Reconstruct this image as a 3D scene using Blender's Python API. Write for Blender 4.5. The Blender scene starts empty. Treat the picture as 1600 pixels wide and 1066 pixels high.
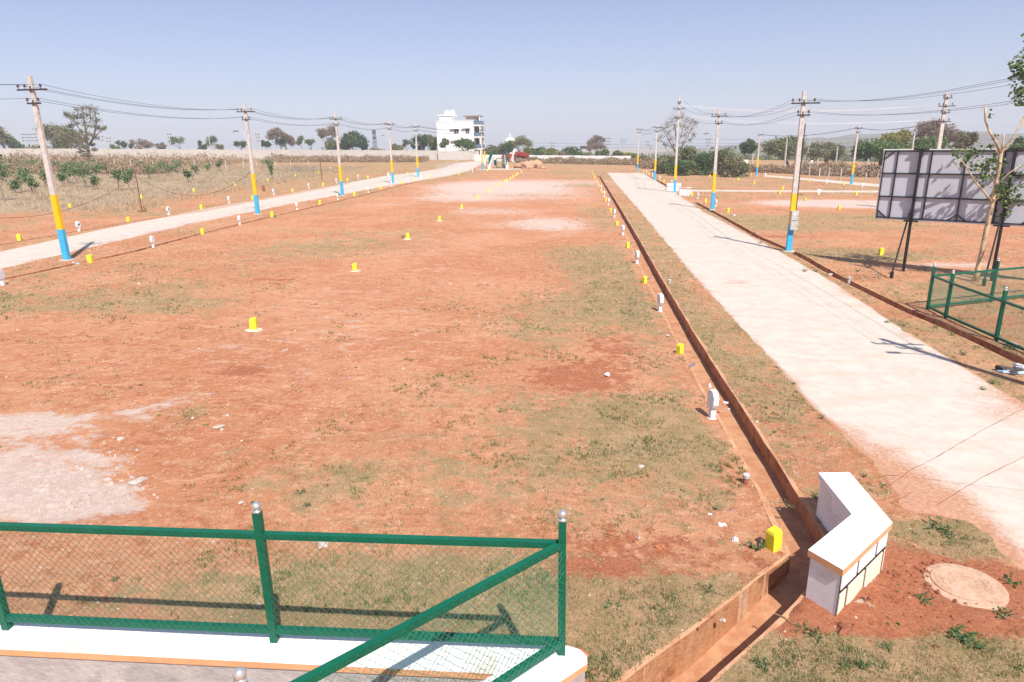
import bpy, math, random
import numpy as np
from mathutils import Vector, Matrix, noise, geometry
R=math.radians
D=bpy.data; scene=bpy.context.scene; COL=scene.collection
random.seed(7); rng=np.random.default_rng(7)
# ------------------------------------------------------------------ camera, sky, sun, exposure
CF,TH,RO,CH,SL=1053.,R(16.55),R(-0.96),5.4,-0.0229
u0=Vector((0,math.sin(TH),math.cos(TH))); fw=Vector((0,math.cos(TH),-math.sin(TH))); xr=Vector((1,0,0))
rt=math.cos(RO)*xr+math.sin(RO)*u0; up=-math.sin(RO)*xr+math.cos(RO)*u0
cd=D.cameras.new('camera'); cam=D.objects.new('camera',cd); COL.objects.link(cam); scene.camera=cam
cam.matrix_world=Matrix(((rt.x,up.x,-fw.x,0),(rt.y,up.y,-fw.y,0),(rt.z,up.z,-fw.z,CH),(0,0,0,1)))
cd.sensor_width=36; cd.lens=CF/1600*36; cd.clip_start=.05; cd.clip_end=20000
SEL,SAZ=R(52),R(21)     # sun height; shadows fall SAZ to the left of straight ahead
w=D.worlds.new('World'); scene.world=w; w.use_nodes=True; nt=w.node_tree; nt.nodes.clear()
sky=nt.nodes.new('ShaderNodeTexSky'); sky.sky_type='NISHITA'; sky.sun_disc=False
sky.sun_elevation=SEL; sky.air_density=1.0; sky.dust_density=1.6; sky.ozone_density=3.0; sky.altitude=600
sunpos=Vector((math.sin(SAZ)*math.cos(SEL),-math.cos(SAZ)*math.cos(SEL),math.sin(SEL)))
sky.sun_rotation=math.atan2(sunpos.x,sunpos.y)
hsv=nt.nodes.new('ShaderNodeMix'); hsv.data_type='RGBA'; hsv.blend_type='MULTIPLY'; hsv.inputs[0].default_value=1
hsv.inputs[7].default_value=(1.0,.945,1.07,1)
bg=nt.nodes.new('ShaderNodeBackground'); bg.inputs[1].default_value=.12
ow=nt.nodes.new('ShaderNodeOutputWorld')
hz=nt.nodes.new('ShaderNodeMix'); hz.data_type='RGBA'; hz.inputs[0].default_value=.62; hz.inputs[7].default_value=(2.6,2.85,3.85,1)   # dusty air evens out the sky
tc=nt.nodes.new('ShaderNodeTexCoord'); sx=nt.nodes.new('ShaderNodeSeparateXYZ'); nt.links.new(tc.outputs['Generated'],sx.inputs[0])
mr=nt.nodes.new('ShaderNodeMapRange'); mr.inputs[1].default_value=0; mr.inputs[2].default_value=.22; nt.links.new(sx.outputs[2],mr.inputs[0])
hg=nt.nodes.new('ShaderNodeMix'); hg.data_type='RGBA'; hg.inputs[6].default_value=(3.9,4.0,4.75,1); hg.inputs[7].default_value=(2.0,2.4,3.55,1); nt.links.new(mr.outputs[0],hg.inputs[0]); nt.links.new(hg.outputs[2],hz.inputs[7])
nt.links.new(sky.outputs[0],hsv.inputs[6]); nt.links.new(hsv.outputs[2],hz.inputs[6]); nt.links.new(hz.outputs[2],bg.inputs[0]); nt.links.new(bg.outputs[0],ow.inputs[0])
sd=D.lights.new('sun','SUN'); sd.energy=5.0; sd.angle=R(.55); sd.color=(1,.95,.86)
so=D.objects.new('sun',sd); COL.objects.link(so); so.rotation_euler=sunpos.to_track_quat('Z','Y').to_euler(); so.location=(0,0,50)
vs=scene.view_settings; vs.view_transform='Standard'; vs.look='None'; vs.exposure=.49; vs.gamma=1; vs.use_curve_mapping=False
# ------------------------------------------------------------------ terrain and placement helpers
def T(x,y):
    d=math.hypot(x,y)
    z=SL*max(-160,min(160,x))*(1 if d<240 else max(0,1-(d-240)/2000))
    if d>240: z-=.035*(min(d,2600)-240)
    return z
def ray(px,py):
    x=(px-800)/CF; y=-(py-533)/CF
    return (rt*x+up*y+fw)
def G(px,py,dz=0.):
    "world point on the ground seen at photo pixel px,py"
    r=ray(px,py); t=(CH-dz)/(SL*r.x-r.z); p=r*t
    return Vector((p.x,p.y,T(p.x,p.y)))
def A(px,py,Y):
    "world point at photo pixel px,py and distance Y ahead"
    r=ray(px,py); t=Y/r.y; return Vector((0,0,CH))+r*t
def PXM(Y): return 1053./Y*.97
def hgt(px,py,pt):
    "height above point pt at which row pt_y is reached"
    r=ray(px,py); t=pt[1]/r.y; return CH+r.z*t-pt[2]
# ------------------------------------------------------------------ materials
MT={}
def nodes(name,rough=.9):
    m=D.materials.new(name); m.use_nodes=True; n=m.node_tree; b=n.nodes['Principled BSDF']; b.inputs['Roughness'].default_value=rough
    b.inputs['Specular IOR Level'].default_value=.25
    MT[name]=m; return m,n,b
def N(n,t,**k):
    x=n.nodes.new(t)
    for a,v in k.items():
        if a.startswith('i_'): x.inputs[int(a[2:])].default_value=v
        else: setattr(x,a,v)
    return x
def noi(n,scale,detail=5,rough=.6,vec=None):
    x=N(n,'ShaderNodeTexNoise'); x.inputs['Scale'].default_value=scale; x.inputs['Detail'].default_value=detail; x.inputs['Roughness'].default_value=rough
    if vec: n.links.new(vec,x.inputs['Vector'])
    return x.outputs['Fac']
def mathn(n,op,a,b=None,clamp=False):
    x=N(n,'ShaderNodeMath',operation=op,use_clamp=clamp)
    for i,v in enumerate((a,b)):
        if v is None: continue
        if isinstance(v,(int,float)): x.inputs[i].default_value=v
        else: n.links.new(v,x.inputs[i])
    return x.outputs[0]
def mix(n,f,a,b):
    x=N(n,'ShaderNodeMix',data_type='RGBA')
    for i,v in ((0,f),(6,a),(7,b)):
        if isinstance(v,(int,float)): x.inputs[i].default_value=v
        elif isinstance(v,tuple): x.inputs[i].default_value=(*v,1)
        else: n.links.new(v,x.inputs[i])
    return x.outputs[2]
def ss(n,v,lo,hi):
    x=N(n,'ShaderNodeMapRange',interpolation_type='SMOOTHSTEP'); n.links.new(v,x.inputs[0]); x.inputs[1].default_value=lo; x.inputs[2].default_value=hi
    return x.outputs[0]
def bump(n,b,h,strength=.5,dist=.02):
    x=N(n,'ShaderNodeBump'); x.inputs['Strength'].default_value=strength; x.inputs['Distance'].default_value=dist
    n.links.new(h,x.inputs['Height']); n.links.new(x.outputs[0],b.inputs['Normal'])
def simple(name,c1,c2=None,scale=8,rough=.8,metal=0,bmp=0,c3=None):
    m,n,b=nodes(name,rough); b.inputs['Metallic'].default_value=metal
    c2=c2 or tuple(v*.75 for v in c1)
    co=N(n,'ShaderNodeTexCoord').outputs['Object']
    a=noi(n,scale,6,.65,co); c=mix(n,ss(n,a,.35,.7),c1,c2)
    if c3: c=mix(n,ss(n,noi(n,scale*.31,5,.7,co),.56,.66),c,c3)
    n.links.new(c,b.inputs['Base Color'])
    if bmp: bump(n,b,noi(n,scale*4,4,.6,co),bmp,.02)
    return m
def attr(n,name): return N(n,'ShaderNodeAttribute',attribute_name=name).outputs['Fac']
def geo(n): return N(n,'ShaderNodeNewGeometry').outputs['Position']
def ground_mat():
    m,n,b=nodes('ground',.97); b.inputs['Specular IOR Level'].default_value=.1; P=geo(n)
    big=noi(n,.22,6,.62,P); med=noi(n,1.3,7,.7,P); fine=noi(n,8,9,.8,P); vfine=noi(n,38,6,.8,P)
    mp=N(n,'ShaderNodeMapping'); mp.inputs['Rotation'].default_value=(0,0,R(-32)); mp.inputs['Scale'].default_value=(.7,1.5,1); n.links.new(P,mp.inputs[0])
    stre=noi(n,2.0,6,.7,mp.outputs[0])
    f2=noi(n,22,6,.8,P); cl=noi(n,3.2,8,.78,P)
    red=mix(n,ss(n,big,.38,.62),(.50,.238,.130),(.43,.175,.085))
    red=mix(n,mathn(n,'MULTIPLY',ss(n,stre,.50,.66),.55),red,(.60,.345,.215))
    red=mix(n,mathn(n,'MULTIPLY',ss(n,cl,.52,.58),.70),red,(.35,.112,.05))
    red=mix(n,mathn(n,'MULTIPLY',ss(n,fine,.53,.60),.55),red,(.64,.40,.27))
    red=mix(n,mathn(n,'MULTIPLY',ss(n,mathn(n,'SUBTRACT',1.,f2),.56,.63),.60),red,(.27,.088,.042))
    red=mix(n,mathn(n,'MULTIPLY',ss(n,vfine,.57,.63),.6),red,(.70,.50,.36))
    dark=mathn(n,'ADD',attr(n,'dark'),mathn(n,'MULTIPLY',mathn(n,'SUBTRACT',cl,.5),2.6))
    red=mix(n,mathn(n,'MULTIPLY',ss(n,dark,.38,.62),.8),red,mix(n,ss(n,f2,.4,.6),(.27,.082,.04),(.40,.145,.075)))
    pm=mathn(n,'ADD',attr(n,'pale'),mathn(n,'MULTIPLY',mathn(n,'SUBTRACT',cl,.5),2.4))
    pm=mathn(n,'ADD',pm,mathn(n,'MULTIPLY',mathn(n,'SUBTRACT',stre,.5),1.6))
    pm=mathn(n,'ADD',pm,mathn(n,'MULTIPLY',mathn(n,'SUBTRACT',fine,.5),.9))
    palec=mix(n,ss(n,fine,.42,.58),(.60,.50,.45),(.50,.395,.34))
    palec=mix(n,mathn(n,'MULTIPLY',ss(n,mathn(n,'SUBTRACT',1.,f2),.57,.66),.5),palec,(.36,.24,.18))
    c=mix(n,mathn(n,'MULTIPLY',ss(n,pm,.35,.85),.82),red,palec)
    gm=mathn(n,'ADD',attr(n,'grass'),mathn(n,'MULTIPLY',mathn(n,'SUBTRACT',med,.5),2.2))
    gm=mathn(n,'ADD',gm,mathn(n,'MULTIPLY',mathn(n,'SUBTRACT',cl,.5),1.6))
    gm=mathn(n,'ADD',gm,mathn(n,'MULTIPLY',mathn(n,'SUBTRACT',f2,.5),1.5))
    gc=mix(n,ss(n,noi(n,1.1,7,.75,P),.42,.58),(.41,.28,.155),(.27,.215,.10))
    gc=mix(n,mathn(n,'MULTIPLY',ss(n,vfine,.50,.58),.8),gc,(.20,.145,.075))
    gc=mix(n,mathn(n,'MULTIPLY',ss(n,noi(n,4.,7,.75,P),.53,.60),.7),gc,(.18,.19,.08))
    gc=mix(n,mathn(n,'MULTIPLY',ss(n,f2,.56,.62),.6),gc,(.56,.42,.27))
    c=mix(n,mathn(n,'MULTIPLY',ss(n,gm,.48,.86),.80),c,gc)
    # straw field
    sm=mathn(n,'ADD',attr(n,'straw'),mathn(n,'MULTIPLY',mathn(n,'SUBTRACT',med,.5),1.2))
    c=mix(n,mathn(n,'MULTIPLY',ss(n,sm,.3,.7),.85),c,mix(n,vfine,(.46,.35,.24),(.27,.20,.13)))
    # light grit
    vo=N(n,'ShaderNodeTexVoronoi'); vo.inputs['Scale'].default_value=7; n.links.new(P,vo.inputs['Vector'])
    grit=mathn(n,'MULTIPLY',ss(n,mathn(n,'SUBTRACT',.13,vo.outputs['Distance']),0,.05),ss(n,med,.45,.6))
    c=mix(n,mathn(n,'MULTIPLY',grit,.8),c,(.72,.62,.53))
    n.links.new(c,b.inputs['Base Color'])
    h=mathn(n,'ADD',mathn(n,'MULTIPLY',fine,1.6),mathn(n,'MULTIPLY',vfine,.5))
    h=mathn(n,'ADD',h,mathn(n,'MULTIPLY',cl,3.))
    bump(n,b,h,.62,.04)
ground_mat()
def road_mat():
    m,n,b=nodes('road_concrete',.85); P=geo(n)
    big=noi(n,.5,6,.65,P); med=noi(n,2.2,6,.7,P); fine=noi(n,14,6,.7,P)
    mp=N(n,'ShaderNodeMapping'); mp.inputs['Rotation'].default_value=(0,0,R(12)); mp.inputs['Scale'].default_value=(.25,2.2,1); n.links.new(P,mp.inputs[0])
    st=noi(n,1.2,5,.6,mp.outputs[0])
    c=mix(n,ss(n,med,.35,.7),(.54,.475,.415),(.48,.40,.335))
    c=mix(n,mathn(n,'MULTIPLY',ss(n,st,.52,.68),.5),c,(.50,.38,.30))
    e=mathn(n,'ADD',attr(n,'edge'),mathn(n,'MULTIPLY',mathn(n,'SUBTRACT',big,.5),2.0))
    e=mathn(n,'ADD',e,mathn(n,'MULTIPLY',mathn(n,'SUBTRACT',fine,.5),.7))
    c=mix(n,mathn(n,'MULTIPLY',ss(n,e,.42,1.05),.88),c,mix(n,ss(n,fine,.4,.6),(.47,.245,.145),(.37,.16,.085)))
    c=mix(n,mathn(n,'MULTIPLY',ss(n,fine,.6,.75),.35),c,(.42,.30,.24))
    n.links.new(c,b.inputs['Base Color']); bump(n,b,mathn(n,'ADD',fine,med),.35,.01)
road_mat()
def drain_mat():
    m,n,b=nodes('drain_concrete',.9); P=geo(n)
    mp=N(n,'ShaderNodeMapping'); mp.inputs['Scale'].default_value=(3.2,3.2,.35); n.links.new(P,mp.inputs[0])
    st=noi(n,2.5,6,.7,mp.outputs[0]); med=noi(n,1.6,6,.65,P); fine=noi(n,16,5,.7,P)
    c=mix(n,ss(n,st,.38,.62),(.44,.19,.088),(.50,.255,.13))
    c=mix(n,ss(n,med,.50,.60),c,(.31,.125,.06))
    c=mix(n,mathn(n,'MULTIPLY',ss(n,noi(n,1.1,5,.7,mp.outputs[0]),.56,.62),.6),c,(.60,.44,.33))
    c=mix(n,mathn(n,'MULTIPLY',ss(n,noi(n,5,6,.7,P),.53,.62),.35),c,(.27,.12,.06))
    n.links.new(c,b.inputs['Base Color']); bump(n,b,mathn(n,'ADD',fine,st),.9,.03)
    m,n,b=nodes('drain_floor',.95); P=geo(n)
    c=mix(n,ss(n,noi(n,3,7,.7,P),.40,.6),(.46,.245,.135),(.38,.17,.09))
    c=mix(n,mathn(n,'MULTIPLY',ss(n,noi(n,9,7,.75,P),.54,.62),.35),c,(.27,.19,.10)); n.links.new(c,b.inputs['Base Color']); bump(n,b,noi(n,12,6,.7,P),.6,.02)
    m,n,b=nodes('drain_rim',.92); P=geo(n)
    c=mix(n,ss(n,noi(n,2.5,7,.7,P),.38,.62),(.56,.32,.19),(.45,.21,.11)); c=mix(n,mathn(n,'MULTIPLY',ss(n,noi(n,20,5,.7,P),.5,.7),.5),c,(.36,.26,.15))
    n.links.new(c,b.inputs['Base Color']); bump(n,b,noi(n,14,6,.7,P),.6,.02)
drain_mat()
def tinted(name,cols,rough=.8,sub=0.0):
    "foliage: colour chosen per leaf by the attribute 'tint'"
    m,n,b=nodes(name,rough); cr=N(n,'ShaderNodeValToRGB'); n.links.new(attr(n,'tint'),cr.inputs[0])
    e=cr.color_ramp.elements
    while len(e)<len(cols): e.new(.5)
    for i,c in enumerate(cols): e[i].position=i/(len(cols)-1); e[i].color=(*c,1)
    n.links.new(cr.outputs[0],b.inputs['Base Color'])
    tr=N(n,'ShaderNodeBsdfTranslucent'); n.links.new(cr.outputs[0],tr.inputs[0])
    mx=N(n,'ShaderNodeMixShader'); mx.inputs[0].default_value=.28; o=n.nodes['Material Output']
    n.links.new(b.outputs[0],mx.inputs[1]); n.links.new(tr.outputs[0],mx.inputs[2]); n.links.new(mx.outputs[0],o.inputs[0])
tinted('leaf_green',[(.06,.11,.035),(.11,.17,.055),(.19,.25,.09)])
tinted('leaf_castor',[(.07,.13,.05),(.13,.20,.08),(.24,.29,.13)])
tinted('leaf_peepal',[(.05,.10,.03),(.11,.17,.05),(.22,.27,.10)])
tinted('leaf_dark',[(.035,.07,.022),(.06,.11,.035),(.10,.16,.055)])
tinted('leaf_acacia',[(.13,.14,.065),(.21,.20,.10),(.30,.27,.15)])
tinted('leaf_olive',[(.10,.12,.045),(.16,.18,.07),(.24,.23,.11)])
tinted('leaf_brown',[(.19,.14,.11),(.27,.20,.155),(.34,.27,.21)])
tinted('leaf_red',[(.42,.05,.035),(.6,.09,.06),(.2,.14,.04)])
tinted('leaf_hedge',[(.10,.15,.03),(.24,.26,.06),(.42,.26,.07)])
tinted('grass_dry',[(.18,.18,.08),(.36,.27,.15),(.52,.40,.25),(.62,.50,.35)])
tinted('grass_green',[(.07,.12,.035),(.11,.17,.05),(.22,.22,.09)])
tinted('scrub_dry',[(.24,.16,.10),(.36,.25,.15),(.48,.36,.24)])
tinted('straw',[(.22,.15,.09),(.42,.33,.22),(.56,.46,.33)])
tinted('leaf_weed',[(.06,.12,.045),(.12,.19,.07),(.24,.29,.12)])
simple('bark',(.19,.13,.09),(.12,.085,.06),6,.95,bmp=.5)
simple('bark_grey',(.30,.24,.20),(.20,.16,.13),6,.95,bmp=.4)
def barkpale():
    m,n,b=nodes('bark_pale',.9); P=N(n,'ShaderNodeTexCoord').outputs['Object']
    mp=N(n,'ShaderNodeMapping'); mp.inputs['Scale'].default_value=(1,1,.4); n.links.new(P,mp.inputs[0])
    c=mix(n,ss(n,noi(n,5,6,.7,mp.outputs[0]),.46,.56),(.56,.42,.27),(.30,.20,.13))
    c=mix(n,ss(n,noi(n,2.2,4,.6,P),.52,.6),c,(.50,.40,.30)); n.links.new(c,b.inputs['Base Color']); bump(n,b,noi(n,12,6,.7,P),.7,.03)
barkpale()
simple('white_paint',(.82,.80,.79),(.76,.73,.72),5,.6,c3=(.70,.64,.58))
simple('ledge_white',(.80,.78,.76),(.75,.72,.70),7,.7,bmp=.25,c3=(.62,.54,.47))
simple('white_marker',(.80,.79,.79),(.70,.68,.67),14,.6)
simple('cream_paint',(.80,.69,.57),(.74,.61,.48),6,.7)
simple('peach_paint',(.70,.36,.19),(.62,.30,.15),7,.65)
simple('black_paint',(.015,.014,.016),(.03,.028,.03),20,.6)
simple('yellow_paint',(.78,.70,.035),(.70,.60,.03),11,.7,bmp=.3,c3=(.58,.42,.13))
simple('pole_yellow',(.82,.47,.008),(.74,.40,.008),4,.6)
simple('pole_blue',(.055,.40,.66),(.05,.34,.58),4,.6)
simple('pole_concrete',(.56,.51,.47),(.45,.40,.37),5,.85,bmp=.3,c3=(.40,.33,.28))
simple('steel_dark',(.055,.05,.055),(.09,.07,.065),10,.6,.3)
simple('porcelain',(.10,.045,.03),(.13,.06,.04),10,.25)
simple('green_paint',(.004,.11,.062),(.0035,.09,.05),7,.35)
simple('mesh_wire',(.035,.21,.13),(.06,.17,.11),20,.4)
simple('silver',(.72,.70,.68),(.6,.58,.56),9,.3,.75)
simple('grey_block',(.46,.41,.39),(.35,.31,.30),3,.95,bmp=.9,c3=(.56,.48,.42))
simple('mortar',(.62,.55,.49),(.52,.43,.36),9,.95,bmp=.5)
simple('granite_post',(.50,.47,.45),(.40,.37,.35),8,.9)
simple('wire',(.07,.065,.075),(.06,.055,.06),2,.6)
simple('wire_white',(.78,.77,.80),(.72,.7,.72),2,.4)
simple('rust',(.20,.085,.05),(.13,.06,.04),12,.9)
simple('panel_grey',(.49,.50,.56),(.465,.475,.53),1.5,.7)
simple('frame_black',(.018,.018,.02),(.03,.028,.03),12,.5)
simple('panel_edge',(.78,.76,.75),(.7,.68,.67),8,.6)
simple('rock',(.50,.43,.38),(.38,.31,.26),8,.95,bmp=.6)
simple('shale',(.52,.43,.38),(.40,.31,.27),5,.95,bmp=.6)
simple('rock_red',(.50,.31,.20),(.36,.19,.12),5,.95,bmp=.7)
simple('brick',(.42,.16,.08),(.33,.12,.06),12,.95,bmp=.5)
simple('pvc_grey',(.52,.50,.50),(.42,.38,.37),14,.5)
simple('pvc_blue',(.10,.16,.38),(.08,.12,.28),14,.4)
simple('clay_pipe',(.36,.14,.08),(.28,.11,.06),14,.8)
simple('plastic_white',(.78,.77,.80),(.66,.64,.68),20,.35)
simple('plastic_blue',(.42,.56,.72),(.30,.42,.60),18,.35)
simple('plastic_purple',(.36,.16,.28),(.5,.3,.4),18,.4)
simple('plastic_yellow',(.78,.62,.08),(.8,.75,.65),16,.4)
simple('wall_precast',(.50,.47,.44),(.42,.375,.345),2.5,.9,c3=(.42,.35,.29))
simple('wall_white',(.74,.72,.71),(.62,.58,.55),1.5,.9,c3=(.50,.44,.40))
simple('house_white',(.86,.85,.84),(.82,.80,.79),.6,.7)
simple('house_pinkish',(.55,.46,.43),(.48,.40,.38),1,.8)  # pinkish wall colour of the terrace room, reused on the shed
simple('slab_brown',(.30,.22,.19),(.24,.18,.16),2,.8)
simple('glass_dark',(.05,.055,.06),(.08,.085,.095),3,.12)
simple('glass_blue',(.14,.20,.29),(.11,.16,.24),3,.2)
simple('box_grey',(.48,.47,.44),(.44,.42,.40),6,.5)
simple('hill_scrub',(.10,.085,.045),(.17,.12,.075),.03,.95,c3=(.06,.065,.03))
simple('dirt_clod',(.30,.11,.06),(.22,.075,.04),8,.97,bmp=.9)
simple('dome_white',(.85,.84,.82),(.8,.78,.76),.5,.5)
simple('cover_concrete',(.52,.35,.25),(.43,.25,.16),7,.9,bmp=.7)
simple('twig',(.30,.19,.12),(.22,.14,.09),20,.9)
simple('leather',(.46,.33,.24),(.16,.10,.08),30,.7)
# ------------------------------------------------------------------ mesh builder
class MB:
    def __init__(s): s.v=[]; s.f=[]; s.m=[]; s.t=[]
    def add(s,vs,fs,m=0,t=0):
        o=len(s.v); s.v.extend([tuple(v) for v in vs]); s.f.extend([tuple(i+o for i in f) for f in fs]); s.m.extend([m]*len(fs)); s.t.extend([t]*len(vs))
    def box(s,c,d,rz=0,m=0,taper=1.0,top=None):
        x,y,z=d[0]/2,d[1]/2,d[2]/2; ca,sa=math.cos(rz),math.sin(rz); vs=[]
        for k,(sz,tp) in enumerate(((-1,1),(1,taper))):
            for a,b in ((-1,-1),(1,-1),(1,1),(-1,1)):
                X,Y=a*x*tp,b*y*tp; vs.append((c[0]+X*ca-Y*sa,c[1]+X*sa+Y*ca,c[2]+sz*z))
        s.add(vs,[(3,2,1,0),(4,5,6,7),(0,1,5,4),(1,2,6,5),(2,3,7,6),(3,0,4,7)],m)
    def prism(s,poly,z0,z1,m=0,mt=None,zf=None,inset=0):
        n=len(poly); zf=zf or (lambda x,y:0)
        cx=sum(p[0] for p in poly)/n; cy=sum(p[1] for p in poly)/n
        vs=[(p[0],p[1],z0+zf(p[0],p[1])) for p in poly]+[(p[0]+(cx-p[0])*inset,p[1]+(cy-p[1])*inset,z1+zf(p[0],p[1])) for p in poly]
        s.add(vs,[(i,(i+1)%n,n+(i+1)%n,n+i) for i in range(n)],m)
        s.add(vs,[tuple(range(n,2*n))],m if mt is None else mt); s.add(vs,[tuple(range(n-1,-1,-1))],m)
    def tube(s,pts,rs,n=6,m=0,cap=True,t=0,sq=False):
        pts=[Vector(p) for p in pts]
        if isinstance(rs,(int,float)): rs=[rs]*len(pts)
        vs=[]; k=len(pts)
        for i,p in enumerate(pts):
            d=(pts[min(i+1,k-1)]-pts[max(i-1,0)]); d=d.normalized() if d.length>1e-9 else Vector((0,0,1))
            a=Vector((0,0,1)) if abs(d.z)<.9 else Vector((0,1,0)); U=d.cross(a).normalized(); W=d.cross(U)
            for j in range(n):
                th=2*math.pi*(j+(.5 if sq else 0))/n; vs.append(p+(U*math.cos(th)+W*math.sin(th))*rs[i])
        fs=[(i*n+j,i*n+(j+1)%n,(i+1)*n+(j+1)%n,(i+1)*n+j) for i in range(k-1) for j in range(n)]
        if cap: fs+=[tuple(range(n-1,-1,-1)),tuple(range((k-1)*n,k*n))]
        s.add(vs,fs,m,t)
    def bar(s,a,b,wd,m=0): s.tube([a,b],wd*.7071,4,m,sq=True)
    def ball(s,c,r,nu=10,nv=7,m=0,sc=(1,1,1)):
        vs=[(c[0],c[1],c[2]-r*sc[2])]
        for i in range(1,nv):
            ph=math.pi*i/nv-math.pi/2
            for j in range(nu):
                th=2*math.pi*j/nu; vs.append((c[0]+r*sc[0]*math.cos(ph)*math.cos(th),c[1]+r*sc[1]*math.cos(ph)*math.sin(th),c[2]+r*sc[2]*math.sin(ph)))
        vs.append((c[0],c[1],c[2]+r*sc[2])); L=len(vs)-1
        fs=[(0,1+(j+1)%nu,1+j) for j in range(nu)]
        for i in range(nv-2):
            for j in range(nu): a=1+i*nu; fs.append((a+j,a+(j+1)%nu,a+nu+(j+1)%nu,a+nu+j))
        a=1+(nv-2)*nu; fs+=[(a+j,a+(j+1)%nu,L) for j in range(nu)]
        s.add(vs,fs,m)
    def lathe(s,c,prof,n=12,m=0):
        vs=[];
        for r,z in prof:
            for j in range(n): th=2*math.pi*j/n; vs.append((c[0]+r*math.cos(th),c[1]+r*math.sin(th),c[2]+z))
        k=len(prof); fs=[(i*n+j,i*n+(j+1)%n,(i+1)*n+(j+1)%n,(i+1)*n+j) for i in range(k-1) for j in range(n)]+[tuple(range(n-1,-1,-1)),tuple(range((k-1)*n,k*n))]
        s.add(vs,fs,m)
    def rock(s,c,r,m=0,sc=(1,1,.6),seed=0,nu=8,nv=5,amp=.35):
        o=len(s.v); s.ball(c,r,nu,nv,m,sc)
        for i in range(o,len(s.v)):
            v=Vector(s.v[i]); d=v-Vector(c); k=1+amp*noise.noise(d/r*1.3+Vector((seed*3.1,seed*1.7,0)))*1.6; s.v[i]=tuple(Vector(c)+d*k)
    def build(s,name,mats,parent=None,smooth=False,origin=None):
        me=D.meshes.new(name)
        org=Vector(origin) if origin is not None else None
        vv=[tuple(Vector(v)-org) for v in s.v] if org is not None else s.v
        me.from_pydata(vv,[],s.f)
        if not isinstance(mats,(list,tuple)): mats=[mats]
        for a in mats: me.materials.append(MT[a])
        me.polygons.foreach_set('material_index',s.m)
        if smooth: me.polygons.foreach_set('use_smooth',[True]*len(s.f))
        if any(s.t): at=me.attributes.new('tint','FLOAT','POINT'); at.data.foreach_set('value',np.array(s.t,dtype=np.float32))
        me.update(); o=D.objects.new(name,me); COL.objects.link(o)
        if org is not None and parent is None: o.location=org
        if parent is not None: o.parent=parent
        return o
def leafmesh(name,mat,P,size,parent=None,tint=None,nrm=None,aspect=1.6,flat=0.,origin=(0,0,0)):
    "many small folded leaves at points P (n,3)"
    n=len(P); P=np.asarray(P,float)-np.array(origin)
    a=rng.normal(size=(n,3)); a[:,2]*=(1-flat); a/=np.linalg.norm(a,axis=1)[:,None]+1e-9
    b=rng.normal(size=(n,3)); b-=a*(a*b).sum(1)[:,None]; b/=np.linalg.norm(b,axis=1)[:,None]+1e-9
    s=(np.asarray(size)*(.6+.8*rng.random(n)))[:,None]
    c=np.cross(a,b)
    V=np.stack([P-a*s*.5*aspect,P+b*s*.5+c*s*.15,P+a*s*.5*aspect,P-b*s*.5+c*s*.15],1).reshape(-1,3)
    return rawquads(name,mat,V,np.repeat(rng.random(n) if tint is None else tint,4),parent)
def rawquads(name,mat,V,tint,parent=None,k=4):
    n=len(V)//k; me=D.meshes.new(name); me.vertices.add(len(V)); me.vertices.foreach_set('co',V.astype(np.float32).ravel())
    me.loops.add(n*k); me.loops.foreach_set('vertex_index',np.arange(n*k,dtype=np.int32))
    me.polygons.add(n); me.polygons.foreach_set('loop_start',np.arange(0,n*k,k,dtype=np.int32)); me.polygons.foreach_set('loop_total',np.full(n,k,dtype=np.int32))
    me.materials.append(MT[mat]); at=me.attributes.new('tint','FLOAT','POINT'); at.data.foreach_set('value',np.asarray(tint,dtype=np.float32))
    me.update(calc_edges=True); o=D.objects.new(name,me); COL.objects.link(o)
    if parent is not None: o.parent=parent
    return o
def tag(o,label,cat=None,group=None,kind=None):
    if label: o['label']=label
    if cat: o['category']=cat
    if group: o['group']=group
    if kind: o['kind']=kind
    return o
def empty(name,loc,label,cat,group=None,rz=0):
    o=D.objects.new(name,None); COL.objects.link(o); o.location=loc; o.rotation_euler=(0,0,rz); o.empty_display_size=.2
    return tag(o,label,cat,group)
def copy_tree(o,parent=None):
    c=o.copy(); COL.objects.link(c)
    if parent is not None: c.parent=parent
    for ch in list(CH_.get(o.name,[])): CH_.setdefault(c.name,[]).append(copy_tree(ch,c))
    return c
CH_={}
def reg(p,*ch): CH_.setdefault(p.name,[]).extend(ch)
ORD=['','first','second','third','fourth','fifth','sixth','seventh','eighth','ninth','tenth','eleventh','twelfth','thirteenth','fourteenth','fifteenth','sixteenth','seventeenth','eighteenth','nineteenth','twentieth','twenty-first','twenty-second','twenty-third','twenty-fourth','twenty-fifth','twenty-sixth']
NN=noise.noise
def fbm(x,y,s,o=3): return sum(NN(Vector((x*s*2**i+i*7.3,y*s*2**i-i*3.1,i*1.7)))/2**i for i in range(o))
#@@SETTING
# ------------------------------------------------------------------ drains (world outlines from the photo)
def XY(l,dz=0): return [Vector(G(*p,dz)[:2]) for p in l]
def resample(pl,step):
    out=[pl[0]]
    for a,b in zip(pl,pl[1:]):
        L=(b-a).length; k=max(1,int(L/step))
        out+=[a+(b-a)*(i/k) for i in range(1,k+1)]
    return out
RD=Vector((.092,1)).normalized()      # direction of the two roads
# main drain: left and right inner edges
mL=[Vector(p) for p in ((3.77,8.0),(3.91,9.0),(4.02,10.2),(4.12,11.4),(4.38,14.8),(4.78,19.2),(5.40,25.6),(7.14,42.2),(8.95,60.),(14.3,114.))]
mR=[Vector(p) for p in ((4.32,7.95),(4.47,9.0),(4.58,10.2),(4.70,11.4),(4.98,14.8),(5.38,19.2),(6.02,25.6),(7.76,42.2),(9.58,60.),(14.95,114.))]
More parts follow.
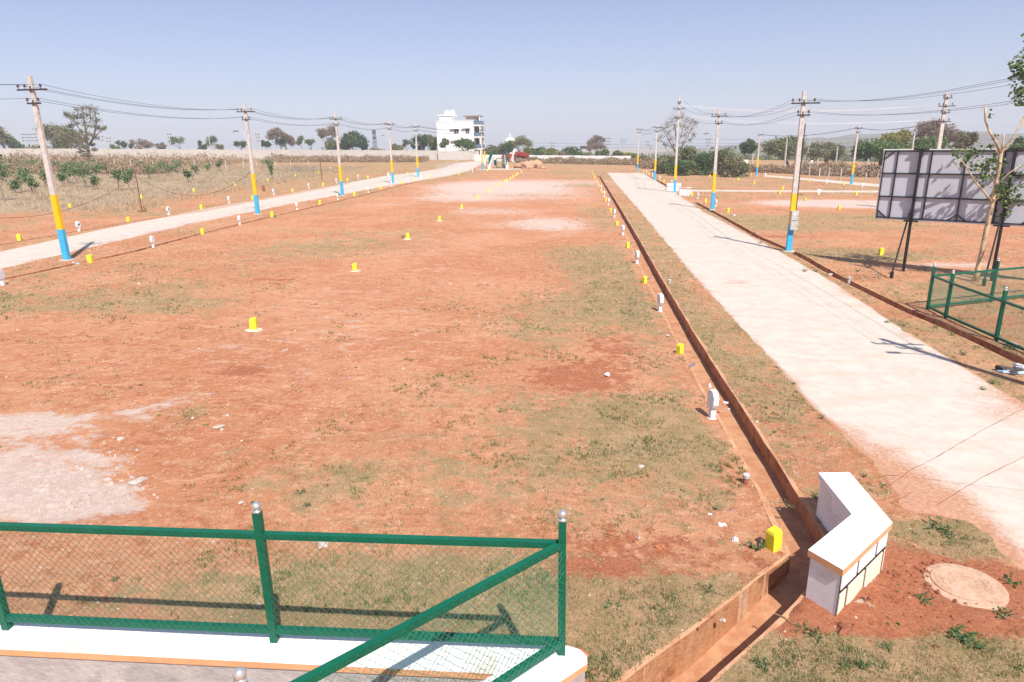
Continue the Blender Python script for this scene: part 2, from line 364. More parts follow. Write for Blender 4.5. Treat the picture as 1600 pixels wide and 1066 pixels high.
# lower left branch
bL=[Vector(p) for p in ((-1.2,3.6),(1.34,5.91),(2.21,6.64),(3.09,7.40),(3.77,8.0))]
bR=[Vector(p) for p in ((-.6,3.1),(2.01,5.73),(3.11,6.69),(3.55,7.12),(4.32,7.95))]
rL=XY([(1600,574),(1500,525),(1400,482),(1300,432),(1240,397),(1180,371),(1130,342),(1082,316)])
rR=[p+Vector((.42,.05)) for p in rL]
r2L=XY([(1042,292),(1020,280),(1000,269.5)]); r2R=[p+Vector((.45,.05)) for p in r2L]
rL.insert(0,rL[0]+(rL[0]-rL[1])*1.3); rR.insert(0,rR[0]+(rR[0]-rR[1])*1.3)
lN=XY([(-60,449),(7,436),(95,417),(200,395),(310,366),(400,344),(464,329.5),(554,308),(650,284),(690,276)])   # near side of left road
lNR=[p+Vector((.42,0)) for p in lN]
lF=XY([(-60,395),(0,383),(200,347.5),(315,330),(400,313.5),(457,303.5),(543,287)]); lFR=[p+Vector((.30,0)) for p in lF]
DR=[]   # (left edge, right edge, depth)
main_l=resample(mL,.6); main_r=resample(mR,.6)
def match(a,b,step):
    n=max(int(sum((q-p).length for p,q in zip(a,a[1:]))/step),2)
    def at(pl,t):
        L=[0]; 
        for p,q in zip(pl,pl[1:]): L.append(L[-1]+(q-p).length)
        s=t*L[-1]
        for i in range(len(pl)-1):
            if s<=L[i+1]+1e-9: return pl[i]+(pl[i+1]-pl[i])*((s-L[i])/(L[i+1]-L[i]))
        return pl[-1]
    return [at(a,i/n) for i in range(n+1)],[at(b,i/n) for i in range(n+1)]
for a,b,dp,st in ((mL,mR,.31,.6),(bL,bR,.50,.4),(rL,rR,.40,.9),(r2L,r2R,.4,2.),(lN,lNR,.07,1.5),(lF,lFR,.06,1.5)):
    a2,b2=match(a,b,st); DR.append((a2,b2,dp))
def inpoly(x,y,P):
    c=False; n=len(P); j=n-1
    for i in range(n):
        if (P[i][1]>y)!=(P[j][1]>y) and x<(P[j][0]-P[i][0])*(y-P[i][1])/(P[j][1]-P[i][1])+P[i][0]: c=not c
        j=i
    return c
polys=[]; 
for k,(a,b,dp) in enumerate(DR):
    off=.05; aa=[]; bb=[]
    for p,q in zip(a,b):
        d=(q-p).normalized(); aa.append(p-d*off); bb.append(q+d*off)
    if k==1: aa[-1]=polys[0][0].copy() if polys else aa[-1]; bb[-1]=polys[0][-1].copy()
    polys.append(aa+bb[::-1])
# ------------------------------------------------------------------ roads
mainL=[Vector(p) for p in ((6.28,10.3),(6.38,13.2),(6.74,17.),(7.45,25.5),(8.5,36.),(10.57,55.4),(13.4,84.),(17.6,125.))]
mainR=[Vector(p) for p in ((11.1,9.0),(11.1,13.5),(11.45,16.3),(11.95,20.1),(13.1,26.9),(14.1,36.),(15.8,55.7),(18.9,80.),(24.2,125.))]
lrL=XY([(-120,418),(0,393),(150,360),(300,330),(450,303),(600,275),(660,268),(690,263),(710,255.5),(735,252.5)])
lrR=XY([(-120,452),(0,422),(150,385),(300,350),(450,320),(600,292),(700,276),(735,267),(750,259),(757,252.8)])
crL=XY([(1600,304.5),(1380,301.5),(1200,300),(1090,299.5),(1000,300)]); crR=XY([(1600,299),(1380,297.5),(1200,297),(1090,296.5),(1012,292)])
frL=XY([(1600,310),(1375,293),(1300,286),(1225,278.5),(1192,276)]); frR=XY([(1600,299),(1375,287.5),(1300,281.5),(1235,276),(1196,273.6)])
jun=XY([(1384,752),(1408,800),(1455,806),(1515,818),(1560,866),(1620,912)])
def pad(P,d):
    c=sum(P,Vector((0,0)))/len(P); return P
roadpolys=[mainL+mainR[::-1],lrL+lrR[::-1],crL+crR[::-1],frL+frR[::-1],[Vector((6.28,10.3)),*jun,Vector((14,8)),Vector((11.1,13.5))]]
def roadmesh(name,label,a,b,step,across,zoff,thick=.05,ends=True):
    a,b=match(a,b,step); n=len(a); V=[];E_=[]; F=[]
    for i,(p,q) in enumerate(zip(a,b)):
        for j in range(across+1):
            t=j/across; X=p+(q-p)*t
            if j in(0,across):
                d=(q-p).normalized()*(1 if j else -1); X=X+d*(.022*fbm(X.x,X.y,.9)+.05)
            V.append((X.x,X.y,T(X.x,X.y)+zoff-(.026 if j in (0,across) else 0))); ex=.09*max(0,min(1,(20-X.y)/10)) if X.x>0 else 0
            for sx,sy,sr,sg in ((9.3,26.8,.9,.8),(9.9,13.2,.9,.5),(6.6,9.8,.8,.75),(6.5,11.2,.6,.5)): ex+=sg*math.exp(-((X.x-sx)**2+(X.y-sy)**2*.5)/sr**2)
            E_.append(ex+max(0,abs(t-.5)*2-.35)*.8*(1.15 if t>.5 else .8)+(.45 if X.y>17 else .9)*max(0,(abs(t-.5)*2-.94)/.06))
    w=across+1
    F=[(i*w+j,i*w+j+1,(i+1)*w+j+1,(i+1)*w+j) for i in range(n-1) for j in range(across)]
    base=len(V); 
    for j,sg in ((0,0),(across,1)):
        o=len(V)
        for i in range(n): x,y,z=V[i*w+j]; V.append((x,y,z-thick-.05)); E_.append(1)
        for i in range(n-1):
            f=(i*w+j,(i+1)*w+j,o+i+1,o+i); F.append(f if sg else f[::-1])
    me=D.meshes.new(name); me.from_pydata(V,[],F); me.materials.append(MT['road_concrete'])
    at=me.attributes.new('edge','FLOAT','POINT'); at.data.foreach_set('value',np.array(E_,dtype=np.float32)); me.update()
    o=D.objects.new(name,me); COL.objects.link(o); return tag(o,label,kind='structure')
roadmesh('road','pale concrete road on the right with red dust at its edges',mainL,mainR,.5,34,.014)
roadmesh('road','pale concrete road crossing the left side behind painted poles',lrL,lrR,1.5,16,.014)
roadmesh('road','thin pale cross road behind the white parapet blocks',crL,crR,2,4,.010)
roadmesh('road','pale road in front of the scrub on the far right',frL,frR,3,4,.012)
# junction apron: slab fan between main road and lower right
ja=[Vector((6.28,10.3)),*jun]; jb=[Vector((11.1,13.5)),Vector((11.6,12.6)),Vector((12.0,11.9)),Vector((12.4,11.1)),Vector((12.8,10.3)),Vector((13.4,9.0)),Vector((14,7.5))]
roadmesh('road_apron','cracked concrete apron where the road widens, lower right',ja,jb,.35,16,.010)
# thin construction joints (dirt filled) across the apron
for nm,pts in (('a',[(1372,772),(1420,738),(1470,712),(1530,676),(1606,636)]),('b',[(1462,792),(1500,768),(1545,742),(1606,712)]),('c',[(1395,788),(1425,770)])):
    mb=MB(); P=[G(*p) for p in pts]; q=[]
    PP=resample([Vector(p[:2]) for p in P],.12)
    for i,p in enumerate(PP):
        d=(PP[min(i+1,len(PP)-1)]-PP[max(i-1,0)]).normalized(); nn=Vector((-d.y,d.x)); c=p+nn*.015*fbm(p.x,p.y,3.)
        wd=.003+.009*abs(fbm(p.x*2,p.y,4.)); q+=[c+nn*wd,c-nn*wd]
    mb.add([(v.x,v.y,T(v.x,v.y)+.020) for v in q],[(2*i,2*i+1,2*i+3,2*i+2) for i in range(len(PP)-1)])
    tag(mb.build('road_joint','dirt_clod'),None,kind='structure')
# ------------------------------------------------------------------ ground zones
def lerp(pl,y):
    for p,q in zip(pl,pl[1:]):
        if p.y<=y<=q.y: return p.x+(q.x-p.x)*(y-p.y)/(q.y-p.y)
    return pl[0].x if y<pl[0].y else pl[-1].x
lNs=sorted(lN,key=lambda p:p.y); rLs=sorted(rL,key=lambda p:p.y); lFs=sorted(lF,key=lambda p:p.y)
B_=[]  # blobs: world centre, radii, zone, strength
def blob(px,py,rx,ry,zone,st=1.,rot=0): p=G(px,py); B_.append((p.x,p.y,rx,ry,zone,st,rot))
for a in ((10,665,1.5,.6,1,1.1),(30,735,1.4,.9,1,1.),(120,775,1.0,.45,1,.75),(0,790,1.5,.6,1,.9),(150,790,.6,.25,1,.6),(260,632,1.0,.25,1,.6,.5),(235,650,.7,.35,1,.45),
          (800,300,9,12,1,.75),(850,285,12,8,1,.7),(760,292,7,7,1,.6),(700,310,4,5,1,.4),(880,350,2.5,5,1,.5),(830,350,3,3,1,.4),(770,330,4,3,1,.55),(600,320,3,2,1,.4),
          (1310,318,7,3.5,1,1.),(1450,320,12,4,1,.9),(1490,414,2.3,.7,1,.8),(1420,262,25,8,1,.3),
          # dark red earth
          (1420,900,1.6,.8,2,1.),(1350,960,1.2,.6,2,1.),(1470,960,1.3,.6,2,.9),(1585,950,.8,.5,2,.8),(380,580,.8,.5,2,.8),(905,590,1.3,1.2,2,.75),(960,540,1.,1.5,2,.6),(1220,370,3,.7,2,.7),(1200,385,2,.8,2,.6),
          (430,437,1.4,.3,2,.8),(980,860,1.2,.6,2,.6),(540,420,2,1,2,.3),(1330,940,.8,.4,2,1.),
          # grass
          (600,940,2.0,.6,0,.7),(500,900,1.2,.6,0,.4),(800,900,1.2,.6,0,.5),(970,980,.9,.6,0,.9),(1060,930,.9,.5,0,.6),(1060,690,.9,1.,0,.5),(1000,640,1.6,1.4,0,.4),(1010,500,1.6,3.4,0,.45),(850,500,1.5,3.,0,.4),(870,640,1.4,.9,0,.4),(760,600,1.2,.8,0,.25),(900,900,.6,.3,2,.8),(895,965,.5,.3,2,.8),(1000,915,.8,.3,2,.7),
          (940,420,2,6,0,.5),(960,350,2.0,12,0,.35),(560,385,5,2.4,0,.55),(620,365,5,3,0,.5),(680,340,4,4,0,.35),(330,440,3,1.4,0,.4),(430,400,4,3,0,.35),(250,470,3,2,0,.5),(100,470,4,2,0,.4),(230,650,.8,.35,0,.5),
          (1450,840,1.2,.5,0,.8),(1300,1020,.7,.3,0,.7),(1490,1015,.8,.35,0,.8),(1230,1000,.5,.4,2,.5),(1400,990,.5,.25,2,.8),(1580,860,.9,.5,0,.7),(1540,1040,1.5,.6,0,.9),(1200,1050,.6,.4,0,.5),
          (780,305,6,2.5,0,.75),(860,290,6,3,0,.6),(870,255,25,12,0,.6),(1180,345,4,3,0,.5),(1350,400,3,2,0,.5),(1250,355,5,2.5,0,.45),(1300,340,6,2,0,.55),
          (300,640,.7,.3,0,.4),(700,470,2,2,0,.2),(560,730,1.5,1.,0,.25),(480,770,1.,.6,0,.35),(950,700,2,1.2,0,.45)):
    blob(*a)
for a in ((600,470,5,7,1,.13),(680,400,5,9,1,.15),(560,560,3,3,1,.1),(740,360,5,9,1,.15),(300,560,3,2,1,.08),(440,500,3,4,1,.1)): blob(*a)
def zones(x,y):
    gr,pa,dk,st=0.,0.,0.,0.
    xl=lerp(lNs,y); xd=lerp(mL,y); xR=lerp(mR,y); xr_=lerp(rLs,y)
    if xl<x<xd:
        u=(x-xl)/(xd-xl); gr=.36*max(0,(u-.60)/.40)+.40*max(0,(.28-u)/.28)+.13
        if y>90: gr+=.18
        if y<7.5: gr+=.22
        e=xd-x
        if e<.45 and y>8: gr*=.15; dk-=.1
    elif xd<=x<xr_: gr=.66 if y>9.5 else .36   # verges
    elif x>=xr_: gr=.40+(.12 if y<30 else 0)
    else:
        xf=lerp(lFs,y)
        gr=.44
        if x<xf-.2: gr=.44
    if x<-27 and 48<y<92: pass
    # straw field, left
    if x<0:
        t=(-x-28)/10; s=min(1,max(0,t))*min(1,max(0,(y-47)/7))*min(1,max(0,(150-y)/40)); st=.95*s
        if y>120: gr=.5
    if x<-45 and y<52 : pass
    for cx,cy,rx,ry,zn,sg,rot in B_:
        dx,dy=(x-cx),(y-cy)
        if abs(dx)>rx*2.3+ry*2.3 or abs(dy)>ry*2.3+rx*2.3: continue
        c,s=math.cos(rot),math.sin(rot); a=(dx*c+dy*s)/rx; b=(-dx*s+dy*c)/ry
        v=sg*math.exp(-(a*a+b*b)**1.5*.6)
        if zn==0: gr+=v
        elif zn==1: pa+=v; gr-=.6*v
        elif zn==2: dk+=v; gr-=.5*v
    n=fbm(x,y,.16); gr+=n*.30
    if y>45: gr+=.22*min(1,(y-45)/50)
    if x<xl-4: gr+=.14
    if x>xr_: gr+=.08
    if y>165: gr=max(gr,.75)
    return gr,pa,dk,st
pts=[]; 
y=2.2
while y<232:
    dy=.0155*y+.02; dx=dy*1.05; W=y*.98+9; x=-W
    k=0
    while x<W:
        pts.append((x+random.uniform(-.3,.3)*dx,y+random.uniform(-.3,.3)*dy)); x+=dx
    y+=dy
for r_ in [6,10,16,24,34,48,66,90,120,160]+[200*1.17**i for i in range(23)]:
    for j in range(64):
        a=2*math.pi*(j+.37*(r_%3))/64; x,yy=r_*math.cos(a),r_*math.sin(a)
        if yy<1.2 or abs(x)>yy*.98+10.5 or r_>240 and yy>0: 
            if not(2.2<yy<232 and abs(x)<yy*.98+9): pts.append((x,yy))
pts=[Vector(p) for p in pts]
# drop points that lie on/near the drain outlines
def nearpoly(p):
    for P in polys:
        pass
    return False
co=list(pts); ed=[]
seen={}
def addv(p):
    k=(round(p.x,4),round(p.y,4))
    if k not in seen: seen[k]=len(co); co.append(Vector(p))
    return seen[k]
for P in polys:
    ids=[addv(p) for p in P]; ed+= [(ids[i],ids[(i+1)%len(ids)]) for i in range(len(ids)) if ids[i]!=ids[(i+1)%len(ids)]]
v2,e2,f2,_,_,_=geometry.delaunay_2d_cdt(co,ed,[],0,1e-5,False)
va=np.array([(p.x,p.y) for p in v2]); fa=[tuple(f) for f in f2]
cen=np.array([va[list(f)].mean(0) for f in fa])
def inpoly_np(C,P):
    P=np.array([(p.x,p.y) for p in P]); x,y=C[:,0],C[:,1]; r=np.zeros(len(C),bool); j=len(P)-1
    for i in range(len(P)):
        xi,yi=P[i]; xj,yj=P[j]
        if yi!=yj:
            m=((yi>y)!=(yj>y))&(x<(xj-xi)*(y-yi)/(yj-yi)+xi); r^=m
        j=i
    return r
hole=np.zeros(len(fa),bool)
for P in polys: hole|=inpoly_np(cen,P)
fa=[f for f,h in zip(fa,hole) if not h]
rmask=np.zeros(len(va),bool)
for P in roadpolys: rmask|=inpoly_np(va,P)
MH=G(1508,915); zz=[]; att=[[],[],[],[]]
for i,(x,y) in enumerate(va):
    d=math.hypot(x,y); b=0
    q=(0,0,0,0) if d<240 else (1.6,0,0,0)
    if d<240 and y>0:
        q=zones(x,y); 
        if (x-MH.x)**2+(y-MH.y)**2<.26: b=-.012
        elif not rmask[i]: b=.022*fbm(x,y,1.1)+.012*fbm(x+9,y,4.)+max(0,q[2])*.03*abs(fbm(x,y,3.))
        if y<40 and q[0]>.4: b+=.008
    zz.append(T(x,y)+(b if not rmask[i] else -.01))
    for k in range(4): att[k].append(q[k])
me=D.meshes.new('ground'); me.from_pydata([(x,y,z) for (x,y),z in zip(va,zz)],[],fa); me.materials.append(MT['ground'])
for nm,a in zip(('grass','pale','dark','straw'),att):
    t=me.attributes.new(nm,'FLOAT','POINT'); t.data.foreach_set('value',np.array(a,dtype=np.float32))
me.polygons.foreach_set('use_smooth',[True]*len(me.polygons)); me.update()
g=D.objects.new('ground',me); COL.objects.link(g); tag(g,'red earth plots with dry grass and pale patches reaching the far walls',kind='structure')
# drain bodies: rim, walls, floor
def drain(a,b,dp0,label,rim=.16,endcap=True,rimz=.006,skipR=0):
    mb=MB(); n=len(a); rows=[]
    for p,q in zip(a,b):
        if dp0>.3: dj=(q-p).normalized(); p=p+dj*(.03*fbm(p.x,p.y,2.6)); q=q+dj*(.025*fbm(q.x,q.y,2.6))
        dp=dp0-(.19*max(0,min(1,(p.y-6.6)/1.4)) if dp0==.5 else 0)
        d=(q-p).normalized(); z=T(p.x,p.y)+rimz+.006*fbm(p.x,p.y,2.); zr=T(q.x,q.y)+rimz+.006*fbm(q.x,q.y,2.)
        o1=p-d*(rim+.03*fbm(p.x,p.y,1.5)); o2=q+d*(rim+.03*fbm(q.x,q.y,1.5)); zf=T(p.x,p.y)-dp
        rows.append([(o1.x,o1.y,z-.08),(o1.x+d.x*.02,o1.y+d.y*.02,z),(p.x,p.y,z),(p.x,p.y,zf),(q.x,q.y,zf),(q.x,q.y,zr),(o2.x-d.x*.02,o2.y-d.y*.02,zr),(o2.x,o2.y,zr-.08)])
    V=[v for r in rows for v in r]; 
    for i in range(n-1):
        for j in range(7):
            f=(i*8+j,i*8+j+1,(i+1)*8+j+1,(i+1)*8+j); mb.f.append(f[::-1]); mb.m.append({0:2,1:2,2:0,3:1,4:0,5:2,6:2}[j])
    mb.v=V; mb.t=[0]*len(V)
    if endcap:
        i=(n-1)*8; mb.f.append((i+2,i+3,i+4,i+5)); mb.m.append(0)
    return tag(mb.build('storm_drain',['drain_concrete','drain_floor','drain_rim']),label,'drain',None)
lab=['open brown concrete drain running along the left side of the right road','wide open drain branch running to the bottom edge from the white corner wall','open concrete drain right of the right road, in front of the green fence',
 'short far stretch of drain beyond the two small white parapet blocks','narrow shallow drain on the near side of the left road','narrow shallow drain on the far side of the left road']
# open junction between main and branch: skip main's end wall there
for (a,b,dp),l in zip(DR,lab): drain(a,b,dp,l,rim=(.10 if dp>.3 else .13),rimz=(.006 if dp>.1 else .035),endcap=dp==.31)
# ------------------------------------------------------------------ utility poles
def rowz(base,h,lab,rz=.09,arms=((.55,1.35,3),(1.1,.62,2)),bands=(1.42,2.95),light=False,box=False,group='painted concrete poles',wb=.27,wt=.17,name='utility_pole',wd=.75):
    e=empty(name,base,lab,'utility pole',group,-rz)
    mb=MB()
    zs=[-.2,bands[0],bands[1],h] if bands else [-.2,h]
    def w(z): return wb+(wt-wb)*max(0,z)/h
    for i in range(len(zs)-1):
        a,b=zs[i],zs[i+1]; W0,W1=w(a)/2,w(b)/2; o=[(-1,-1),(1,-1),(1,1),(-1,1)]
        vs=[(s*W0,t*W0*wd,a) for s,t in o]+[(s*W1,t*W1*wd,b) for s,t in o]
        mb.add(vs,[(0,1,5,4),(1,2,6,5),(2,3,7,6),(3,0,4,7)]+([(4,5,6,7)] if i==len(zs)-2 else []),i if bands else 2)
    mb.build('shaft',['pole_blue','pole_yellow','pole_concrete'],e)
    if bands:
        c=MB(); c.box((0,0,.01),(.5,.42,.07)); c.build('footing','mortar',e)
    for off,L,ni in arms:
        z=h-off; m2=MB(); m2.box((L*.06,-w(z)*.5*wd-.035,z),(L,.06,.07)); m2.box((0,-w(z)*.5*wd-.02,z+.05),(.05,.03,.2)); m2.build('crossarm','steel_dark',e)
        xs=([-L*.40,-L*.08-.12,L*.36] if ni==3 else [-L*.38,L*.42]) if ni<4 else [-.5,-.2,.2,.5]
        for x in xs:
            k=MB(); k.tube([(x,-w(z)*.5*wd-.035,z+.03),(x,-w(z)*.5*wd-.035,z+.14)],.012,5); k.lathe((x,-w(z)*.5*wd-.035,z+.10),[(.02,0),(.055,.01),(.05,.06),(.032,.07),(.045,.10),(.02,.13)],8); k.build('insulator','porcelain',e)
    if light:
        k=MB(); z=h-2.05; k.tube([(-.08,0,z),(-.35,0,z+.1),(-.75,0,z+.16)],.022,5); k.build('lamp_arm','pvc_grey',e)
        k=MB(); k.box((-.9,0,z+.18),(.36,.14,.06),0); k.build('lamp_head','steel_dark',e)
        k=MB(); k.tube([(-.35,0,z+.1),(-.12,0,z-.6)],.01,4); k.build('cable','wire_white',e)
    if box:
        k=MB(); k.box((.06,-w(1.9)*.5*wd-.12,1.62),(.34,.2,.95)); k.box((.06,-w(1.9)*.5*wd-.225,1.62),(.31,.012,.015),m=1); k.box((.04,-w(1.9)*.5*wd-.226,1.93),(.10,.012,.10),m=2); k.box((.17,-w(1.9)*.5*wd-.226,1.82),(.02,.02,.05),m=1);k.box((.17,-w(1.9)*.5*wd-.226,1.35),(.02,.02,.05),m=1)
        k.build('meter_box',['box_grey','frame_black','white_paint'],e)
        k=MB(); k.tube([(.15,-.05,2.1),(.16,-.1,h-1.5)],.025,6); k.build('conduit','steel_dark',e)
        k=MB(); k.tube([(.15,-.02,h-1.1),(.42,-.05,h-1.3),(.5,0,h-2.6),(.25,0,h-3.4),(.12,0,h-4.2)],.008,4); k.build('loose_cable','wire_white',e)
    return e
Lp=[((105,407),7.9),((403,335),7.82),((535,306),7.85),((614,287),7.8),((653.5,277),7.8),((754,267),7.75)]
Ll=['nearest leaning pole at the left edge, blue and yellow at its foot','painted pole with a street light arm, second from the left along the left road','third painted pole along the left road, without a street light',
    'fourth painted pole along the left road, with a small street light','fifth painted pole along the left road, left of the white house','last painted pole of the left road, standing right of the white house']
LB=[]
for i,((p,h),l) in enumerate(zip(Lp,Ll)):
    b=G(*p); LB.append((b,h)); rowz(b,h,l,light=i in(1,3),group='painted poles along the left road')
Rp=[((1232,393),7.8,{'box':True}),((1113,328),7.95,{'light':True}),((1054,301),10.0,{}),((1023,282),7.9,{}),((996,268),8.1,{})]
Rl=['tall painted pole with a grey meter box, right of the right road','painted pole with a street light arm, beyond the meter box pole','tallest painted pole, its foot beside the two small white parapet blocks',
    'thin painted pole left of the bare tree, beyond the white parapet blocks','farthest painted pole of the right road, at the road end']
RB=[]
for i,((p,h,k),l) in enumerate(zip(Rp,Rl)):
    b=G(*p); RB.append((b,h))
    rowz(b,h,l,group='painted poles along the right road',arms=((.55,1.35,3),(1.1,.62,2)) if i!=2 else ((.6,.3,2),(1.2,1.35,3),(2.1,.9,2)),**k)
Qp=[((1182,275),7.0,True),((1330,289),7.7,False)]; QB=[]
for (p,h,lt),l in zip(Qp,['small painted pole with a lamp near the lollipop shaped tree, far right field','painted pole on the far right road, left of the billboard']):
    b=G(*p); QB.append((b,h)); rowz(b,h,l,group='painted poles of the far right field',arms=((.4,.95,2),) if lt else ((.45,1.,3),(.95,.5,2)),light=lt)
q3=A(1480,146,56); b3=Vector((q3.x,q3.y,T(q3.x,q3.y))); h3=q3.z-b3.z
rowz(b3,h3,'plain grey concrete pole with four crossarms rising behind the billboard',bands=None,arms=((.35,.7,2),(.95,1.3,3),(1.45,.7,2),(2.1,.9,2)),group=None,wb=.34,wt=.22)
P0=(LB[0][0]*2-LB[1][0],7.9); R0=(Vector((12.75,12.94,T(12.75,12.9))),7.7)
rowz(R0[0]+Vector((0,0,0)),R0[1],'painted pole just outside the frame whose shadow lies on the right road',group='painted poles along the right road',light=True)
# ------------------------------------------------------------------ wires
def wire(a,b,sag,name='overhead_wire',mat='wire',r=.011,label='thin dark power line',cat='power line',group=None,n=16):
    mb=MB(); a,b=Vector(a),Vector(b); mid=(a+b)/2
    pts=[a+(b-a)*(i/n)-Vector((0,0,sag*4*(i/n)*(1-i/n)))-mid for i in range(n+1)]
    mb.tube(pts,r,4,cap=False); o=mb.build(name,mat); o.location=mid; return tag(o,label,cat,group)
def span(A0,B0,sag,label,group,offs=((-.5,-.55),(-.2,-.55),(.52,-.55),(-.24,-1.1),(.28,-1.1)),r=.011,rz=.09):
    for k_,(ox,oz) in enumerate(offs):
        a=A0[0]+Vector((ox,-.1,A0[1]+oz+.2)); b=B0[0]+Vector((ox,-.1,B0[1]+oz+.2)); wire(a,b,sag*(1 if oz>-.8 else .95),label=('upper left','upper middle','upper right','lower left','lower right')[k_]+' wire '+label,group=group,r=r)
row=[P0]+LB
Wl=['between the frame edge and the nearest left pole','between the nearest and second left poles','between the second and third left poles','between the third and fourth left poles','between the fourth and fifth left poles','from the fifth left pole past the white house']
for i in range(6): span(row[i],row[i+1],.42,Wl[i],'power lines of the left road, span '+ORD[i+1],r=.006+.0018*i)
row=[R0]+RB
Wr=['from the meter box pole out of the frame at right','between the meter box pole and the pole with the street light','between the street light pole and the tallest painted pole','between the tallest painted pole and the thin pole beyond','between the last two poles of the right road']
for i in range(5): span(row[i],row[i+1],.5,Wr[i],'power lines of the right road, span '+ORD[i+1],offs=((-.5,-.55),(-.2,-.55),(.52,-.55),(-.24,-1.1),(.28,-1.1)) if i not in(2,3) else ((-.5,-1.2 if i==3 else -.55),(.5,-1.2 if i==3 else -.55),(-.24,-1.3)),r=.005+.0026*i)
rt_=RB[2]
for oz,o3,dx in ((-.75,-1.0,.0),(-.9,-1.0,.25),(-1.75,-2.1,0),(-1.95,-2.1,.25)):
    wire(rt_[0]+Vector((dx,0,rt_[1]+oz)),b3+Vector((-.3-dx,0,h3+o3+.15)),.55,mat='wire_white',r=.014,label='%s white cable strung between the tallest painted pole and the plain grey pole'%{-.75:'topmost',-.9:'second',-1.75:'third',-1.95:'lowest'}[oz],group='white cables to the grey pole')
for k in range(2): wire(QB[0][0]+Vector((k*.4-.2,0,6.7)),QB[1][0]+Vector((k*.4-.2,0,7.4)),.6,r=.018,label='%s dark line between the two painted poles of the far right field'%('left','right')[k],group='far right field lines, left span')
for k in range(2): wire(QB[1][0]+Vector((k*.4-.2,0,7.4)),b3+Vector((k*.4-.2,0,h3-2.0)),.5,r=.016,label='%s dark line from the far right painted pole to the plain grey pole'%('left','right')[k],group='far right field lines, right span')
for k,(ya,yb) in enumerate(((217,203),(223,211),(228.5,216),(236,224),(231,221))):
    wire(A(1040 if k<3 else 770,ya if k<3 else ya-9,260),A(1640,yb+4 ,300),1.2,r=.035,label='faint long power line low over the far trees, %s counted'%ORD[k+1],group='faint lines low over the horizon',n=20)
# ------------------------------------------------------------------ background utility poles
def farpole(px,yt,D_,lab,wpx=8,arms=2,h=None,dbl=0):
    t=A(px,yt,D_); b=Vector((t.x,t.y,T(t.x,t.y))); h=t.z-b.z; L=wpx/PXM(D_)
    e=empty('utility_pole',b,lab,'utility pole','plain poles in the distance'); mb=MB()
    mb.tube([(0,0,-.3),(0,0,h)],[.22,.15],6); 
    if dbl: mb.tube([(dbl,0,-.3),(dbl,0,h)],[.22,.15],6)
    mb.build('shaft','granite_post',e)
    for k in range(arms):
        m=MB(); z=h-.5-k*1.1
        if dbl: m.box((dbl/2,0,z),(dbl+2.,.16,.18)); 
        else: m.box((0,0,z),(L*(1-.25*k),.14,.16))
        for s in (-.45,.45): m.box(((dbl/2 if dbl else 0)+s*(dbl+1.8 if dbl else L*(1-.25*k)),0,z+.22),(.14,.14,.3))
        m.build('crossarm','steel_dark',e)
    return e
for px,yt,D_,wp,ar,dbl,l in ((92,208,240,8,3,0,'plain pole standing in the grey tree beyond the left wall'),(157,212,250,6,2,0,'left one of two white poles right of the big left tree'),(169,214,250,7,2,0,'right one of two white poles right of the big left tree'),
    (264,208,240,6,4,0,'pale pole with many arms above the left wall, left of the second painted pole'),(326,213,250,7,2,0,'white pole among young trees above the left wall'),(402,208,240,6,3,0,'pale pole just right of the second painted pole, beyond the wall'),
    (505,217,230,3,1,0,'short white pole beside the tall dry tree beyond the wall'),(37,208,250,8,3,3.4,'twin pole frame with crossbars at the far left'),(863,222,300,6,3,0,'slim pole above the hedge in the middle of the horizon'),
    (934,215,280,10,3,4.3,'tall twin pole frame in front of the dry tree at mid horizon'),(974,217,290,8,2,0,'pole with two arms right of the twin pole frame'),(1012,220,260,5,2,0,'left one of two slim poles left of the bare tree'),(1017,226,270,5,2,0,'right one of two slim poles left of the bare tree'),
    (1107,216,250,7,3,0,'slim pole with three arms behind the bushes, between two painted poles'),(1230,215,150,6,1,0,'leaning grey pole in front of the round dark tree'),(1281,219,170,8,2,0,'slim pole right of the round dark tree'),(1309,229,160,6,1,0,'slim pole in front of the light green tree on the right'),
    (1358,237,140,5,0,0,'thin grey pole in the scrub left of the billboard'),(1429,208,110,2,1,0,'slanted white pole above the billboard top edge'),(1446,212,120,2,1,0,'thin pole above the billboard, right of the slanted white one'),(1177,234,160,3,0,0,'thin white pole beside the lollipop shaped tree')):
    farpole(px,yt,D_,l,wp,ar,dbl=dbl)
# lattice tower
t=A(584,202,420); b=Vector((t.x,t.y,T(t.x,t.y))); mb=MB(); h=t.z-b.z; s=1.5
for i in range(4):
    a=math.pi/2*i+.4; mb.bar((s*math.cos(a)*1.2,s*math.sin(a)*1.2,0),(s*.45*math.cos(a),s*.45*math.sin(a),h),.22)
k=0; z=0
while z<h-2:
    f=1.2-.75*z/h; f2=1.2-.75*(z+2.4)/h
    for i in range(4): a=math.pi/2*i+.4; c=math.pi/2*(i+1)+.4; mb.bar((s*f*math.cos(a),s*f*math.sin(a),z),(s*f2*math.cos(c),s*f2*math.sin(c),z+2.4),.12)
    z+=2.4
mb.box((0,0,h-1.5),(1.9,1.9,1.8)); mb.box((0,0,h-5),(1.6,1.6,1.4))
o=mb.build('lattice_tower','steel_dark'); o.location=b; tag(o,'thin steel lattice mast far beyond the wall','tower')
